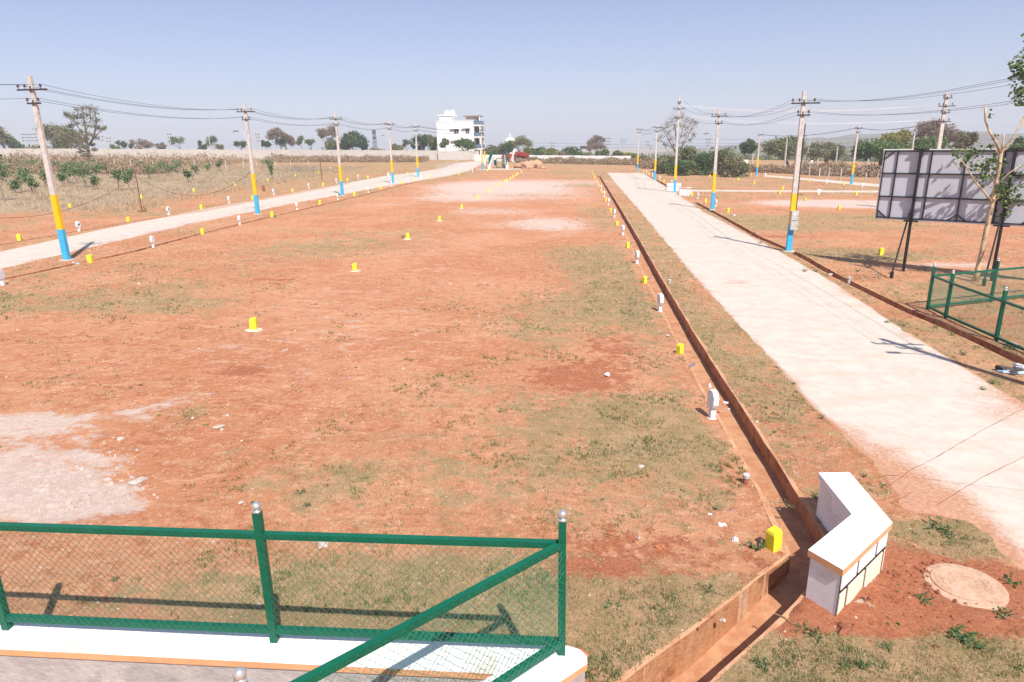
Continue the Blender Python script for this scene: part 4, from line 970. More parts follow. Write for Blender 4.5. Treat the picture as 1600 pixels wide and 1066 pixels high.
tree(511,195,250,30,'tall pale dry tree above a green bush','leaf_brown','bark_grey',dens=14,ls=.24,depth=6,group=bt,clump=.05)
bush(515,219,235,32,'green bush under the tall pale dry tree','leaf_olive',900,.4,bt)
tree(549,210,235,26,'dense dark green round tree above the left wall','leaf_dark','bark',dens=110,ls=.42,depth=4,group=bt,clump=.13,trunk=.4)
tree(567,219,240,15,'small dense dark tree right of the dense round tree','leaf_dark','bark',dens=70,ls=.42,depth=3,group=bt,clump=.13,trunk=.45)
bush(589,231,260,34,'low grey green bush behind the lattice mast','leaf_acacia',500,.4,bt)
bush(617,226,240,24,'pale olive bush left of the fifth painted pole','leaf_acacia',800,.35,bt)
tree(660,212,222,24,'slim green tree left of the white house','leaf_dark','bark',dens=40,ls=.36,depth=4,group=bt,clump=.1)
bush(676,214,218,22,'olive bush touching the left side of the white house','leaf_olive',1000,.35,bt)
tree(697,217,207,15,'slim tree in front of the white house, left of its windows','leaf_olive','bark_grey',dens=34,ls=.28,depth=4,group=bt,clump=.1)
tree(729,218,207,26,'bushy green tree in front of the white house','leaf_green','bark',dens=50,ls=.3,depth=4,group=bt,clump=.1,trunk=.22)
# beyond the white wall, centre
bc='plants beyond the white wall'
for px,yt,w_,lf,D_,l in ((776,226,34,'leaf_olive',215,'olive green tree mass left of the red flowering bush'),(792,221,20,'leaf_dark',212,'dark green pointed tree in front of the white dome'),(762,232,20,'leaf_acacia',214,'grey green bush right of the white house'),(838,229,26,'leaf_dark',216,'dark green round bush above the white wall'),
    (825,231,18,'leaf_hedge',205,'yellow green bush above the white wall'),(858,233,36,'leaf_hedge',204,'low yellow green hedge bush, left one'),(882,236,26,'leaf_brown',202,'reddish brown low bush on the wall'),(893,231,30,'leaf_green',203,'light green bush above the white wall'),(940,233,24,'leaf_green',203,'green bush by the twin pole frame'),
    (965,236,22,'leaf_olive',203,'olive bush right of the twin pole frame'),(985,240,22,'leaf_hedge',200,'yellow orange tinted bush left of the thin painted pole'),(1005,243,24,'leaf_hedge',190,'orange tinted bush at the road end'),(916,238,24,'leaf_acacia',203,'dusty low bush in the middle of the hedge')):
    bush(px,yt,D_,w_,l,lf,900,.34,bc)
bush(813,238,187,24,'bright red flowering bush spilling over the white wall','leaf_red',1300,.26,bc)
bush(792,240,187,16,'smaller red flowering bush left of the bright one','leaf_red',700,.26,bc)
tree(812,213,240,34,'thin grey leafed tree behind the hedge near the dome','leaf_acacia','bark_grey',dens=14,ls=.3,depth=5,group=bc,clump=.07)
tree(937,211,260,32,'dry grey tree behind the twin pole frame','leaf_brown','bark_grey',dens=12,ls=.28,depth=6,group=bc,clump=.05)
# right side
limbtree(G(1062,262),'large bare tree with few leaves behind the tallest painted pole',
    [[(1062,262,.35,0),(1061,245,.3,0),(1058,228,.22,0),(1056,210,.14,0),(1054,195,.07,0)],[(1061,245,.22,0),(1052,232,.18,1),(1044,218,.12,1),(1038,205,.06,1)],[(1061,240,.2,0),(1068,225,.16,-1),(1076,210,.1,-1),(1082,196,.05,-1)],[(1058,228,.14,0),(1064,212,.1,1),(1068,196,.06,1),(1066,184,.03,1)],[(1068,225,.1,-1),(1078,218,.07,-1),(1086,208,.04,-1)],[(1052,232,.1,1),(1042,228,.07,1),(1034,222,.04,1)],[(1056,248,.16,0),(1048,240,.12,0),(1040,232,.06,0)]],
    [(1036,202,6),(1042,196,6),(1050,190,6),(1058,184,6),(1066,180,5),(1072,188,6),(1082,190,6),(1086,194,5),(1080,204,6),(1084,212,5),(1032,214,5),(1028,220,4),(1044,208,7),(1054,200,7),(1064,198,7),(1074,200,6),(1048,218,6),(1060,212,6),(1070,212,6),(1040,226,5),(1066,224,5),(1052,228,5),(1078,220,4)],'leaf_acacia','bark_grey',26,.2,tw=11,twr=.028)
br='bushes on the right horizon'
for px,yt,w_,lf,D_,l in ((1040,245,46,'leaf_olive',122,'olive bush at the foot of the large bare tree'),(1078,228,40,'leaf_olive',126,'round green bush right of the large bare tree'),(1100,240,44,'leaf_green',118,'bright green bush behind the street light pole'),(1128,232,48,'leaf_olive',118,'broad olive bush right of the street light pole'),
    (1150,248,50,'leaf_acacia',112,'low dry olive bush at the right end of the bushes'),(1062,250,40,'leaf_green',116,'low green bush between the thin and tallest painted poles')):
    bush(px,yt,D_,w_,l,lf,1700,.22,br)
tree(1169,219,150,15,'small dark lollipop shaped tree','leaf_dark','bark',dens=90,ls=.28,depth=3,clump=.16,trunk=.5,spread=.4,kids=(2,3))
tree(1237,221,160,62,'large round dark tree behind the meter box pole','leaf_olive','bark',dens=60,ls=.34,depth=5,clump=.09,trunk=.18,group=br)
tree(1268,226,165,30,'grey green tree right of the large round dark tree','leaf_acacia','bark_grey',dens=50,ls=.3,depth=5,clump=.08,trunk=.2,group=br)
tree(1296,225,175,34,'light green tree between two slim poles','leaf_olive','bark',dens=40,ls=.3,depth=5,clump=.08,trunk=.25,group=br)
tree(1385,222,120,66,'dense green tree at the left edge of the billboard','leaf_green','bark',dens=60,ls=.26,depth=5,clump=.08,trunk=.18,group=br)
tree(1425,204,150,64,'pale green flat crowned tree above the billboard','leaf_hedge','bark_grey',dens=26,ls=.26,depth=6,clump=.05,trunk=.3,group=br)
tree(1487,186,140,84,'wide reddish dry tree above the billboard','leaf_brown','bark',dens=12,ls=.2,depth=7,clump=.035,trunk=.25,group=br,spread=.5)
tree(1452,215,120,50,'dark green tree at the foot of the wide dry tree','leaf_green','bark',dens=50,ls=.26,depth=5,clump=.08,trunk=.18,group=br)
tree(1518,206,130,34,'brownish thin tree right of the wide dry tree','leaf_acacia','bark_grey',dens=14,ls=.2,depth=6,clump=.05,trunk=.25,group=br)
tree(1598,214,110,30,'green tree top behind the right end of the billboard','leaf_green','bark',dens=40,ls=.26,depth=5,clump=.08,trunk=.25,group=br)
# pruned young tree in front of the billboard
gb=G(1524,440); Yb=gb.y
def Q(px,py,dy=0.): p=A(px,py,Yb+dy); return p-gb
et=empty('young_tree',gb,'pruned young tree with pale peeling trunk in front of the billboard','tree')
mb=MB(); random.seed(3)
mb.tube([Vector((0,0,-.15)),Q(1528,420),Q(1534,395),Q(1541,360),Q(1549,325),Q(1556,290),Q(1561,262),Q(1564,238)],[.15,.10,.09,.088,.08,.075,.07,.062],10)
mb.tube([Q(1564,240),Q(1556,222,-.1),Q(1546,205,-.2),Q(1540,190,-.2),Q(1539,166,-.2)],[.06,.05,.045,.04,.038],7)
mb.tube([Q(1564,240),Q(1567,225),Q(1569,210)],[.045,.035,.03],6)
mb.tube([Q(1564,240),Q(1578,222,.1),Q(1592,200,.2),Q(1603,178,.2),Q(1612,155,.3),Q(1618,120,.3),Q(1620,95,.3)],[.06,.05,.045,.04,.035,.03,.015],7)
mb.tube([Q(1551,318),Q(1540,303,-.2),Q(1524,285,-.4),Q(1511,262,-.5),Q(1500,248,-.6)],[.045,.038,.03,.022,.012],6)
mb.tube([Q(1555,295),Q(1566,280,-.1),Q(1580,268,-.3),Q(1596,258,-.3)],[.04,.03,.025,.015],5)
mb.tube([Q(1552,315),Q(1566,305,.1),Q(1582,292,.2)],[.05,.035,.02],5)
mb.tube([Q(1556,290),Q(1548,275,-.2),Q(1546,262,-.2)],[.03,.02,.015],5)
mb.tube([Q(1560,265),Q(1560,240,-.4),Q(1551,228,-.5)],[.03,.02,.012],5)
mb.build('trunk','bark_pale',et,True)
cl=[(1508,246,.34,60),(1495,241,.22,30),(1522,238,.25,35),(1530,262,.30,50),(1545,262,.30,50),(1551,250,.22,30),(1538,278,.24,35),(1562,258,.2,25),(1565,292,.34,60),(1580,300,.34,60),(1592,285,.32,50),(1572,315,.3,45),(1560,305,.25,30),(1596,272,.25,30),(1571,333,.22,30),(1590,312,.25,25),(1551,228,.12,12),(1545,180,.12,9),(1552,214,.14,12),(1608,250,.3,30),
    (1592,105,.3,60),(1600,95,.3,50),(1588,118,.22,30),(1590,145,.32,60),(1602,140,.35,80),(1596,158,.22,30),(1612,120,.5,120),(1625,95,.6,160),(1635,140,.5,120),(1620,75,.5,100)]
P=[];
for x,y,s,n in cl:
    c=Q(x,y,random.uniform(-.3,.3)); v=rng.normal(size=(n,3))*s*.52; v+=np.array(c); P.append(v)
P=np.concatenate(P); leafmesh('crown','leaf_peepal',P,.115,et,aspect=1.15,flat=.35)
# ------------------------------------------------------------------ castor plants in the left field
rc=random.Random(5); i=0
spots=[(7,314,24,54),(24,302,14,18),(33,300,26,30),(50,303,18,22),(72,292,18,26),(98,292,14,16),(108,288,20,28),(121,286,20,24),(134,293,22,30),(150,296,12,16),(152,280,18,20),(186,298,20,26),(203,297,12,22),(206,279,16,16),(220,268,14,14),(233,280,22,20),(250,272,22,18),(262,276,20,16),(275,270,24,16),(295,286,12,18),(306,272,14,12),(325,268,18,10),(344,268,10,14),(8,270,22,14),(28,266,24,14),(48,265,24,14),(68,266,24,12),(88,268,18,12),(120,266,26,12),(140,266,26,12),(160,268,16,12),(418,262,16,12),(426,280,10,20),(10,290,26,22),(40,284,30,20),(128,276,24,18),(105,274,20,16),(165,272,14,12)]
pos=['','']
for px,py,w_,h_ in spots:
    i+=1; b=G(px,py); wd=w_/PXM(b.y); h=h_/PXM(b.y)
    zn=lambda q:'front' if q[1]>285 else 'back' if q[1]<272 else 'middle'
    lb='leafy green castor plant, %s from the left in the %s of the straw field'%(ORD[1+sum(1 for q in spots if zn(q)==zn((px,py)) and (q[0]<px or (q[0]==px and q[1]<py)))],zn((px,py)))
    e=empty('castor_plant',b,lb,'plant','castor plants in the straw field'); mb=MB(); pts=[]
    for k in range(5):
        a=rc.uniform(0,6.28); r=wd*.38*rc.random(); tp=(r*math.cos(a),r*math.sin(a),h*rc.uniform(.55,.95)); mb.tube([(0,0,-.05),(tp[0]*.4,tp[1]*.4,tp[2]*.5),tp],[.03,.02,.012],4,cap=False)
        n=42; v=rng.normal(size=(n,3))*np.array([wd*.17,wd*.15,h*.15])+np.array(tp); pts.append(v)
    mb.build('stem','bark_grey',e); P=np.concatenate(pts); P=P[P[:,2]>.1]
    leafmesh('foliage','leaf_castor',P,.2,e,aspect=1.,flat=.3)
# ------------------------------------------------------------------ grass, scrub, straw (uncountable)
def blades(name,mat,C,h,wdt,nb,label,lean=.6,tintf=None):
    C=np.asarray(C); n=len(C)*nb; c=np.repeat(C,nb,0)+np.c_[rng.normal(size=(n,2))*np.repeat(h,nb)[:,None]*.45,np.zeros(n)]
    a=rng.random(n)*6.283; d=np.c_[np.cos(a),np.sin(a),np.zeros(n)]; hh=np.repeat(h,nb)*(.5+.8*rng.random(n)); ln=rng.random(n)*lean
    tip=c+d*(hh*ln)[:,None]; tip[:,2]+=hh*np.sqrt(1-np.clip(ln,0,.95)**2); s=np.c_[-np.sin(a),np.cos(a),np.zeros(n)]*(np.repeat(wdt,nb)*.5)[:,None]
    V=np.stack([c-s,c+s,tip],1).reshape(-1,3); tn=np.repeat(np.clip(np.repeat(rng.random(len(C)) if tintf is None else tintf,nb)*.7+rng.random(n)*.4,0,1),3)
    return tag(rawquads(name,mat,V,tn,None,3),label,None,None,'stuff')
def okspot(x,y):
    for P in polys:
        pass
    return True
def filt(P):
    m=np.zeros(len(P),bool)
    for Q_ in polys+roadpolys: m|=inpoly_np(P,Q_)
    return P[~m]
def sample(n,y0,y1,pw=1.6):
    yy=y0+(y1-y0)*rng.random(n)**pw; xx=(rng.random(n)*2-1)*(yy*.86+1.2); return np.c_[xx,yy]
S=filt(sample(230000,4.6,36,1.35)); Z=np.array([zones(x,y) for x,y in S]); nz=np.array([fbm(x,y,1.1,3) for x,y in S])
g_=Z[:,0]-.55*np.clip(Z[:,1],0,1)-.4*np.clip(Z[:,2],0,1)
keep=rng.random(len(S))<np.clip((g_+nz*.8-.16)*1.15,0,1)
S=S[keep]; 
print('tufts',len(S))
C=np.c_[S,[T(x,y)-.005 for x,y in S]]; hh=(.022+.034*rng.random(len(C)))*(1+C[:,1]*.014)
blades('dry_grass','grass_dry',C,hh,.004+C[:,1]*.0006,5,'short dry grass scattered over the red earth',1.0)
S=filt(sample(60000,4.6,30,1.4)); Z=np.array([zones(x,y)[0] for x,y in S]); nz=np.array([fbm(x+40,y,.7,3) for x,y in S])
keep=rng.random(len(S))<np.clip((Z*.8+nz*.9-.32)*1.3,0,1); S=S[keep]; C=np.c_[S,[T(x,y)-.005 for x,y in S]]
blades('green_grass','grass_green',C,.034+.04*rng.random(len(C)),.008+C[:,1]*.0006,7,'small green grass tufts among the dry grass',.9)
# mid distance grass, coarser
S=filt(sample(46000,30,130,1.2)); Z=np.array([zones(x,y) for x,y in S]); nz=np.array([fbm(x,y,.35,3) for x,y in S])
keep=(rng.random(len(S))<np.clip(Z[:,0]+nz*.6-.25,0,1)); S=S[keep]; C=np.c_[S,[T(x,y)-.01 for x,y in S]]
blades('far_grass','grass_dry',C,.05+.07*rng.random(len(C)),.02+C[:,1]*.0006,4,'dry grass on the farther plots',.9,rng.random(len(C))*.6)
# straw field
n=30000; S=np.c_[-29-90*rng.random(n)**1.1,50+95*rng.random(n)]; S=filt(S); nz=np.array([fbm(x,y,.15,3) for x,y in S]); S=S[rng.random(len(S))<np.clip(.75+nz,0,1)]
S=S[(S[:,1]>52+.0*S[:,0])]; C=np.c_[S,[T(x,y)-.02 for x,y in S]]; blades('straw_field','straw',C,.22+.25*rng.random(len(C)),.035+0*C[:,1],6,'pale dry straw covering the left field',.8)
# dry scrub bands
def scrub(name,label,segs,n,h,mat='scrub_dry',ls=.16):
    P=[];
    for (xa,ya,da),(xb,yb,db),hm in segs:
        m=int(n*hm[1]); t=rng.random(m); X=xa+(xb-xa)*t; Y=ya+(yb-ya)*t+ (rng.random(m)-.5)*(da+(db-da)*t)
        nz=np.array([.55+.75*fbm(x,y,.28,3) for x,y in zip(X,Y)]); nz=np.clip(nz,.08,1.4); z=np.array([T(x,y) for x,y in zip(X,Y)])+hm[0]*nz*rng.random(m)**.8
        P.append(np.c_[X,Y,z])
    P=np.concatenate(P); return tag(leafmesh(name,mat,P,ls,None,aspect=2.6),label,None,None,'stuff')
a=G(0,259); b=G(150,262); c=G(400,262); 
scrub('dry_scrub','brown dry scrub in front of the left wall',[((-150,150,40),(-60,150,40),(2.4,.45)),((-100,112,12),(-55,112,12),(1.6,.2)),((-60,178,22),(-22,185,16),(1.6,.35))],60000,2.)
scrub('dry_scrub','brown dry scrub along the white wall and the far right fields',[((2,182,8),(38,168,14),(1.5,.25)),((28,150,10),(62,122,14),(2.0,.3)),((52,125,14),(110,95,22),(2.3,.45))],60000,2.,ls=.17)
scrub('dry_creeper','grey leafless creeper hanging on the white wall',[((3,187,1.2),(31,184,1.2),(1.7,.5)),((-22,193,1.),(-70,196,1.),(1.5,.25))],22000,1.5,'scrub_dry',.12)
# ------------------------------------------------------------------ boundary walls
def wallrun(name,label,pa,pb,h,mat,posts=2.4,thick=.18,plinth=True):
    mb=MB(); a,b=Vector(pa),Vector(pb); L=(b-a).length; d=(b-a)/L; rz=math.atan2(d.y,d.x); n=max(1,int(L/posts)); o=Vector((a.x,a.y,T(*a)))
    e=empty(name,o,label,'wall')
    for i in range(n):
        p=a+d*(L*(i+.5)/n); z=T(p.x,p.y)-o.z; mb.box((p.x-o.x,p.y-o.y,z+h/2-.2),(L/n-.0,thick,h+.4-.06*(i%2)),rz)
    mb.build('wall_panels',mat,e)
    mb=MB()
    for i in range(n+1): p=a+d*(L*i/n); z=T(p.x,p.y)-o.z; mb.box((p.x-o.x,p.y-o.y,z+h/2-.1),(.22,thick+.14,h+.28),rz)
    mb.build('wall_posts',mat,e); return e
w0=A(-60,236.5,186); w1=A(430,237.5,196); w2=A(685,238.5,202); w3=A(748,241,206)
wallrun('boundary_wall','long pale precast concrete wall across the left horizon',(w0.x,w0.y),(w1.x,w1.y),2.55,'wall_precast')
wallrun('boundary_wall','pale precast wall section left of and below the white house',(w1.x,w1.y+.5),(w2.x,w2.y),2.6,'wall_precast')
wallrun('boundary_wall','grey wall section in front of the white house by the road end',(w2.x,w2.y-1),(w3.x,w3.y-1),2.45,'wall_precast')
w4=A(742,244,190); w5=A(985,247,186)
wallrun('boundary_wall','low white painted wall with creepers across the middle of the horizon',(w4.x,w4.y),(w5.x,w5.y),1.75,'wall_white',3.2)
# granite fence posts
gp='granite fence posts'
def gpost(px,yb,yt,lab,lean=0,grp=gp):
    b=G(px,yb); h=max(.5,hgt(px,yt,b)); mb=MB(); mb.box((0,0,h/2-.1),(.17,.14,h+.2),random.uniform(0,1),taper=.85); o=mb.build('fence_post','granite_post'); o.location=b; o.rotation_euler=(0,lean,0); tag(o,lab,'fence post',grp); return o
Lg=[(42,250,243),(57,258,247),(72,257,247),(88,257,247),(96,260,247),(103,257,248),(118,257,248),(152,258,248),(169,257,247),(181,267,248),(193,254,248),(205,264,248),(222,262,248),(231,259,250),(239,261,251),(255,259,251),(275,258,250),(305,263,248),(330,261,252),(354,266,251),(381,262,252),(401,260,250),(431,262,252),(455,261,251),(482,262,251)]
for i,(x,yb,yt) in enumerate(Lg): gpost(x,yb,yt,'pale stone fence post in the scrub before the left wall, %s from the left'%ORD[i+1],random.uniform(-.06,.06),'stone fence posts in the left scrub')
gpost(47,256,250,'fallen leaning pale stone post in the left scrub',-.9,'stone fence posts in the left scrub')
Rg=[(1196,262,256),(1217,265,254),(1233,267,256),(1255,268,256),(1264,276,258),(1280,277,262),(1290,268,256),(1294,281,262),(1313,282,264),(1347,266,258),(1352,283,270),(1371,282,270),(1303,268,258),(1320,268,258),(1338,262,254)]
for i,(x,yb,yt) in enumerate(Rg): gpost(x,yb,yt,'pale stone fence post in the scrub left of the billboard, %s listed from the left'%ORD[i+1],random.uniform(-.05,.05),'stone fence posts in the right scrub')
gpost(1268,268,258,'leaning stone brace post in the right scrub',-.5,'stone fence posts in the right scrub')
# short picket fence at the bend of the left road
e=empty('picket_fence',G(690,266),'short grey picket fence at the bend of the left road','fence'); o0=e.location.copy()
for k in range(13):
    p=G(682+k*2.9,269-k*.75)-o0; mb=MB(); mb.box((p.x,p.y,p.z+.6),(.09,.07,1.3+.2*random.random()),random.random()); mb.build('picket','granite_post',e)
# rusty stick with wires in the left field
b=G(222,331); h=hgt(217,238,b); mb=MB(); mb.tube([(0,0,-.1),(.0,0,h*.45),(-.05,0,h*.72)],[.05,.045,.04],6); mb.tube([(-.05,0,h*.72),(-.25,0,h)],[.015,.01],5); mb.rock((0,0,0),.32,0,(1,1,.4),3); o=mb.build('stick_post','rust'); o.location=b; tag(o,'thin rusty stick post standing in a small earth mound in the left field','post')
w_a=b+Vector((0,0,h*.60)); 
wire(G(-40,345)+Vector((0,0,.3)),w_a,1.1,'sagging_wire','rust',.018,'rusty wire sagging from the left frame edge to the stick post','wire')
wire(w_a,LB[1][0]+Vector((0,0,3.2)),1.6,'sagging_wire','rust',.016,'rusty wire sagging from the stick post to the second painted pole','wire')
b=G(503,280); mb=MB(); mb.tube([(0,0,-.1),(0,0,hgt(493,246,b))],.05,5); o=mb.build('stick_post','rust'); o.location=b; tag(o,'dark thin post left of the third painted pole','post')
b=G(412.5,299); mb=MB(); mb.rock((0,0,.25),.22,0,(.7,.7,2.2),2); o=mb.build('termite_stump','dirt_clod'); o.location=b; tag(o,'small reddish stump in the grass beyond the left road','stump')
# ------------------------------------------------------------------ white house
Dh=212.; hl=A(682,191,Dh); hr=A(739.6,191,Dh-2); gz=T(hl.x,hl.y); zr=hl.z-gz; ux=(hr-hl).xy.normalized(); Lh=(hr-hl).xy.length
eh=empty('white_house',(hl.x,hl.y,gz),'white three storey house with blue grey balconies and roof water tanks','house',None,math.atan2(ux.y,ux.x))
S_=Lh/57.6   # metres per photo pixel on the facade
dep=10.
mb=MB(); mb.box((Lh/2,dep/2,zr/2-.3),(Lh,dep,zr+.6)); mb.box((Lh/2,dep/2,zr+.12),(Lh+.2,dep+.2,.24)); mb.build('wall','house_white',eh)
def hz(py): return zr-(py-191)*S_
def hx(px): return (px-682)*S_
mb=MB(); mb.box(((hx(686.5)+hx(704.8))/2,2.6,(hz(191)+hz(182))/2+.1),(hx(704.8)-hx(686.5),4.,hz(182)-hz(191))); mb.box(((hx(683.7)+hx(709))/2,2.6,hz(182)+.15),(hx(709)-hx(683.7),4.6,.3))
mb.build('stair_tower','house_white',eh)
for x in (696,704.5):
    m=MB(); m.lathe((hx(x),2.2,hz(181.6)),[(.78,0),(.8,.9),(.75,1.2),(.35,1.45),(.3,1.6)],14); m.build('water_tank','house_white',eh)
m=MB()
for x in (684.5,687.5,690.5,709): m.bar((hx(x),.4,hz(182)),(hx(x),.4,hz(176)),.07)
m.bar((hx(684.5),.4,hz(176)),(hx(709),.4,hz(176)),.07); m.bar((hx(684.5),.4,hz(179)),(hx(709),.4,hz(179)),.05); m.build('roof_railing','box_grey',eh)
m=MB(); m.box(((hx(727)+hx(743))/2,3,(hz(191)+hz(184))/2),(hx(743)-hx(727),4,hz(184)-hz(191))); m.build('terrace_room','house_pinkish',eh)
m=MB(); m.box(((hx(727)+hx(743))/2,.95,hz(189.2)),(hx(743)-hx(727)+.1,.2,1.5*S_*2)); m.build('terrace_parapet','house_white',eh)
m=MB(); m.box(((hx(724.5)+hx(749))/2,2.6,hz(183.4)),(hx(749)-hx(724.5),5.4,.32)); m.build('terrace_roof','slab_brown',eh)
for x0,x1,y0,y1 in ((709.2,716.3,202,208),(727.2,733,201.6,208),(710,716.8,219,225.5),(728.3,733,218.4,225)):
    m=MB(); cx,cz=(hx(x0)+hx(x1))/2,(hz(y0)+hz(y1))/2; w_,h_=hx(x1)-hx(x0),hz(y0)-hz(y1)
    m.box((cx,-.02,cz+h_/2+.05),(w_+.12,.12,.1)); m.box((cx,-.02,cz-h_/2-.05),(w_+.12,.12,.1)); m.box((cx-w_/2-.03,-.02,cz),(.06,.12,h_)); m.box((cx+w_/2+.03,-.02,cz),(.06,.12,h_)); m.box((cx,-.03,cz),(.07,.09,h_)); wn=m.build('window','panel_edge',eh)
    m=MB(); m.box((cx,-.012,cz),(w_,.03,h_)); m.build('pane','glass_dark',wn)
    m=MB(); m.box((cx-.4,-.3,cz+h_/2+.22),(w_+1.5,.62,.1)); m.build('sunshade','house_white',eh)
# balcony side on the right
bx0,bx1=hx(739.6)+.02,hx(750.5)
for k,(y0,y1) in enumerate(((190.4,196),(207,213),(225,230.5))):
    m=MB(); m.box(((bx0+bx1)/2,2.6,hz(y1)-.18),(bx1-bx0,5.2,.36)); m.build('balcony_slab','house_white',eh)
    m=MB(); m.box(((bx0+bx1)/2,.06,(hz(y0)+hz(y1))/2+.05),(bx1-bx0-.1,.08,hz(y0)-hz(y1))); m.box((bx1-.06,2.6,(hz(y0)+hz(y1))/2+.05),(.08,5.0,hz(y0)-hz(y1))); m.build('balcony_railing','glass_blue',eh)
for k,(yb,yt_) in enumerate(((213,197),(230.5,214.2),(250,231.8))):
    m=MB(); m.box((bx0+1.1,3.4,(hz(yb)+hz(yt_))/2),(1.3,3.,(hz(yt_)-hz(yb))*.72)); m.build('balcony_door','glass_dark',eh)
    m=MB(); m.box((bx1-.25,.25,(hz(yb)+hz(yt_))/2),(.3,.3,hz(yt_)-hz(yb))); m.build('balcony_column','house_white',eh)
m=MB(); m.box((bx1-.35,.4,(hz(184)+hz(191))/2),(.25,.25,hz(184)-hz(191))); m.build('terrace_column','house_white',eh)
m=MB(); m.box(((bx0+bx1)/2,5.6,zr/2),(bx1-bx0-.6,.3,zr)); m.build('side_wall','house_white',eh)
# distant white dome with a cross
t=A(797,214,420); gz=T(t.x,t.y); e=empty('domed_building',(t.x,t.y,gz),'white dome with a small cross above the hedge','building'); r=17/PXM(420)/2; hh=A(797,222,420).z-gz
m=MB(); m.lathe((0,0,0),[(r*.95,0),(r*.95,hh)],16); m.build('drum','dome_white',e)
m=MB(); m.lathe((0,0,hh),[(r,0),(r*.92,r*.3),(r*.7,r*.55),(r*.35,r*.72),(.05,r*.78)],16); m.build('dome','dome_white',e,True)
m=MB(); m.box((0,0,hh+r*.78+1),(.35,.35,2.2)); m.box((0,0,hh+r*.78+1.4),(1.4,.35,.35)); m.build('cross','dome_white',e)
# substation gantry
b=A(915,239,260); gz=T(b.x,b.y); e=empty('gantry_frame',(b.x,b.y,gz),'dark beam on two posts beside the twin pole frame at mid horizon','gantry')
h_=A(915,230.5,260).z-gz; L_=13.5/PXM(260)
for x in (-L_/2,L_/2): m=MB(); m.box((x,0,h_/2),(.5,.5,h_)); m.build('post','granite_post',e)
m=MB(); m.box((0,0,h_),(L_+.6,.9,1.)); m.build('beam','steel_dark',e)
# small white hut roofs left
b=A(42,237,230); 
m=MB(); m.box((0,0,1.5),(6,5,3)); o=m.build('walls','house_pinkish'); e=empty('small_shed',(b.x,b.y,T(b.x,b.y)),'low shed with a flat grey roof beyond the far left wall','shed'); o.parent=e; m=MB(); m.box((0,0,A(42,233,230).z-T(b.x,b.y)),(12,7,.3)); m.build('roof','box_grey',e); 
for x in(-5,5): m=MB(); hh_=A(42,233,230).z-T(b.x,b.y); m.box((x,0,hh_/2),(.3,.3,hh_)); m.build('post','granite_post',e)
# red-banded white pillar near the last pole
for px,yb,yt,l in ((757.7,258,236,'short yellow and white post right of the last painted pole of the left road'),):
    b=G(px,yb); h=hgt(px,yt,b); e=empty('banded_post',b,l,'post'); m=MB(); m.box((0,0,h*.25),(.35,.35,h*.5)); m.build('lower_part','white_marker',e); m=MB(); m.box((0,0,h*.75),(.3,.3,h*.5)); m.build('upper_part','pole_yellow',e)
for px,yb,l in ((1190,0,''),):
    pass
# white notice boards in right scrub
for px,py,l in ((1164.5,253,'small white notice board by the lollipop shaped tree'),(1266.5,254,'small white notice board right of the round dark tree')):
    b=G(px,268); h=hgt(px,py,b); e=empty('notice_board',b,l,'sign'); m=MB(); m.box((0,0,h/2),(.08,.08,h)); m.build('post','granite_post',e); m=MB(); m.box((0,-.06,h),(.75,.04,.75)); m.build('board','white_paint',e)
# far green fenced culvert
b=G(768,264.5); o_=b.copy(); e=empty('fenced_culvert',b,'white culvert walls with green mesh railings and a green gate at the road end','culvert')
def lp(px,py): return G(px,py)-o_
pL0,pL1=lp(766,264.5),lp(772,257); pR0,pR1=lp(790.5,264),lp(788,257)
for (p,q),nm in (((pL0,pL1),'l'),((pR0,pR1),'r')):
    dz=Vector((0,0,1)); n=Vector((.5,0,0)) if nm=='r' else Vector((-.5,0,0))
    m=MB(); L_=q-p; m.add([p+n*0,p+n,q+n,q,p+dz*.7,p+n+dz*.7,q+n+dz*2.2,q+dz*2.2],[(0,1,5,4),(1,2,6,5),(2,3,7,6),(3,0,4,7),(4,5,6,7)]); m.build('parapet','white_paint',e)
    m=MB(); a0=p+n*.5+dz*.7; a1=q+n*.5+dz*2.2; m.bar(a0+dz*.15,a1+dz*.15,.1); m.bar(a0+dz*1.5,a1+dz*1.2,.1)
    for t in (0,.25,.5,.75,1): c_=a0.lerp(a1,t); m.bar(c_,c_+dz*(1.6-.2*t),.1)
    for t in np.linspace(0,1,44): c_=a0.lerp(a1,float(t)); m.bar(c_+dz*.15,c_+dz*(1.5-.3*float(t)),.07)
    m.build('mesh_railing','green_paint',e)
m=MB(); ga,gb_=lp(775.5,262.5),lp(786.5,262.5)
for z in (.1,1.9): m.bar(ga+Vector((0,0,z)),gb_+Vector((0,0,z)),.12)
for t in (0,.12,.88,1): c_=ga.lerp(gb_,t); m.bar(c_,c_+Vector((0,0,1.9)),.1)
m.build('gate_frame','green_paint',e)
m=MB(); c_=lp(774,262); m.box((c_.x,c_.y,c_.z+1.),(.5,.3,1.1)); m.build('gate_box','frame_black',e)
m=MB(); c_=lp(779,265.3); m.prism([(c_.x-4.3,c_.y-.6),(c_.x+4.3,c_.y-.6),(c_.x+4.3,c_.y+.6),(c_.x-4.3,c_.y+.6)],-.05,.12); m.build('sill','mortar',e)
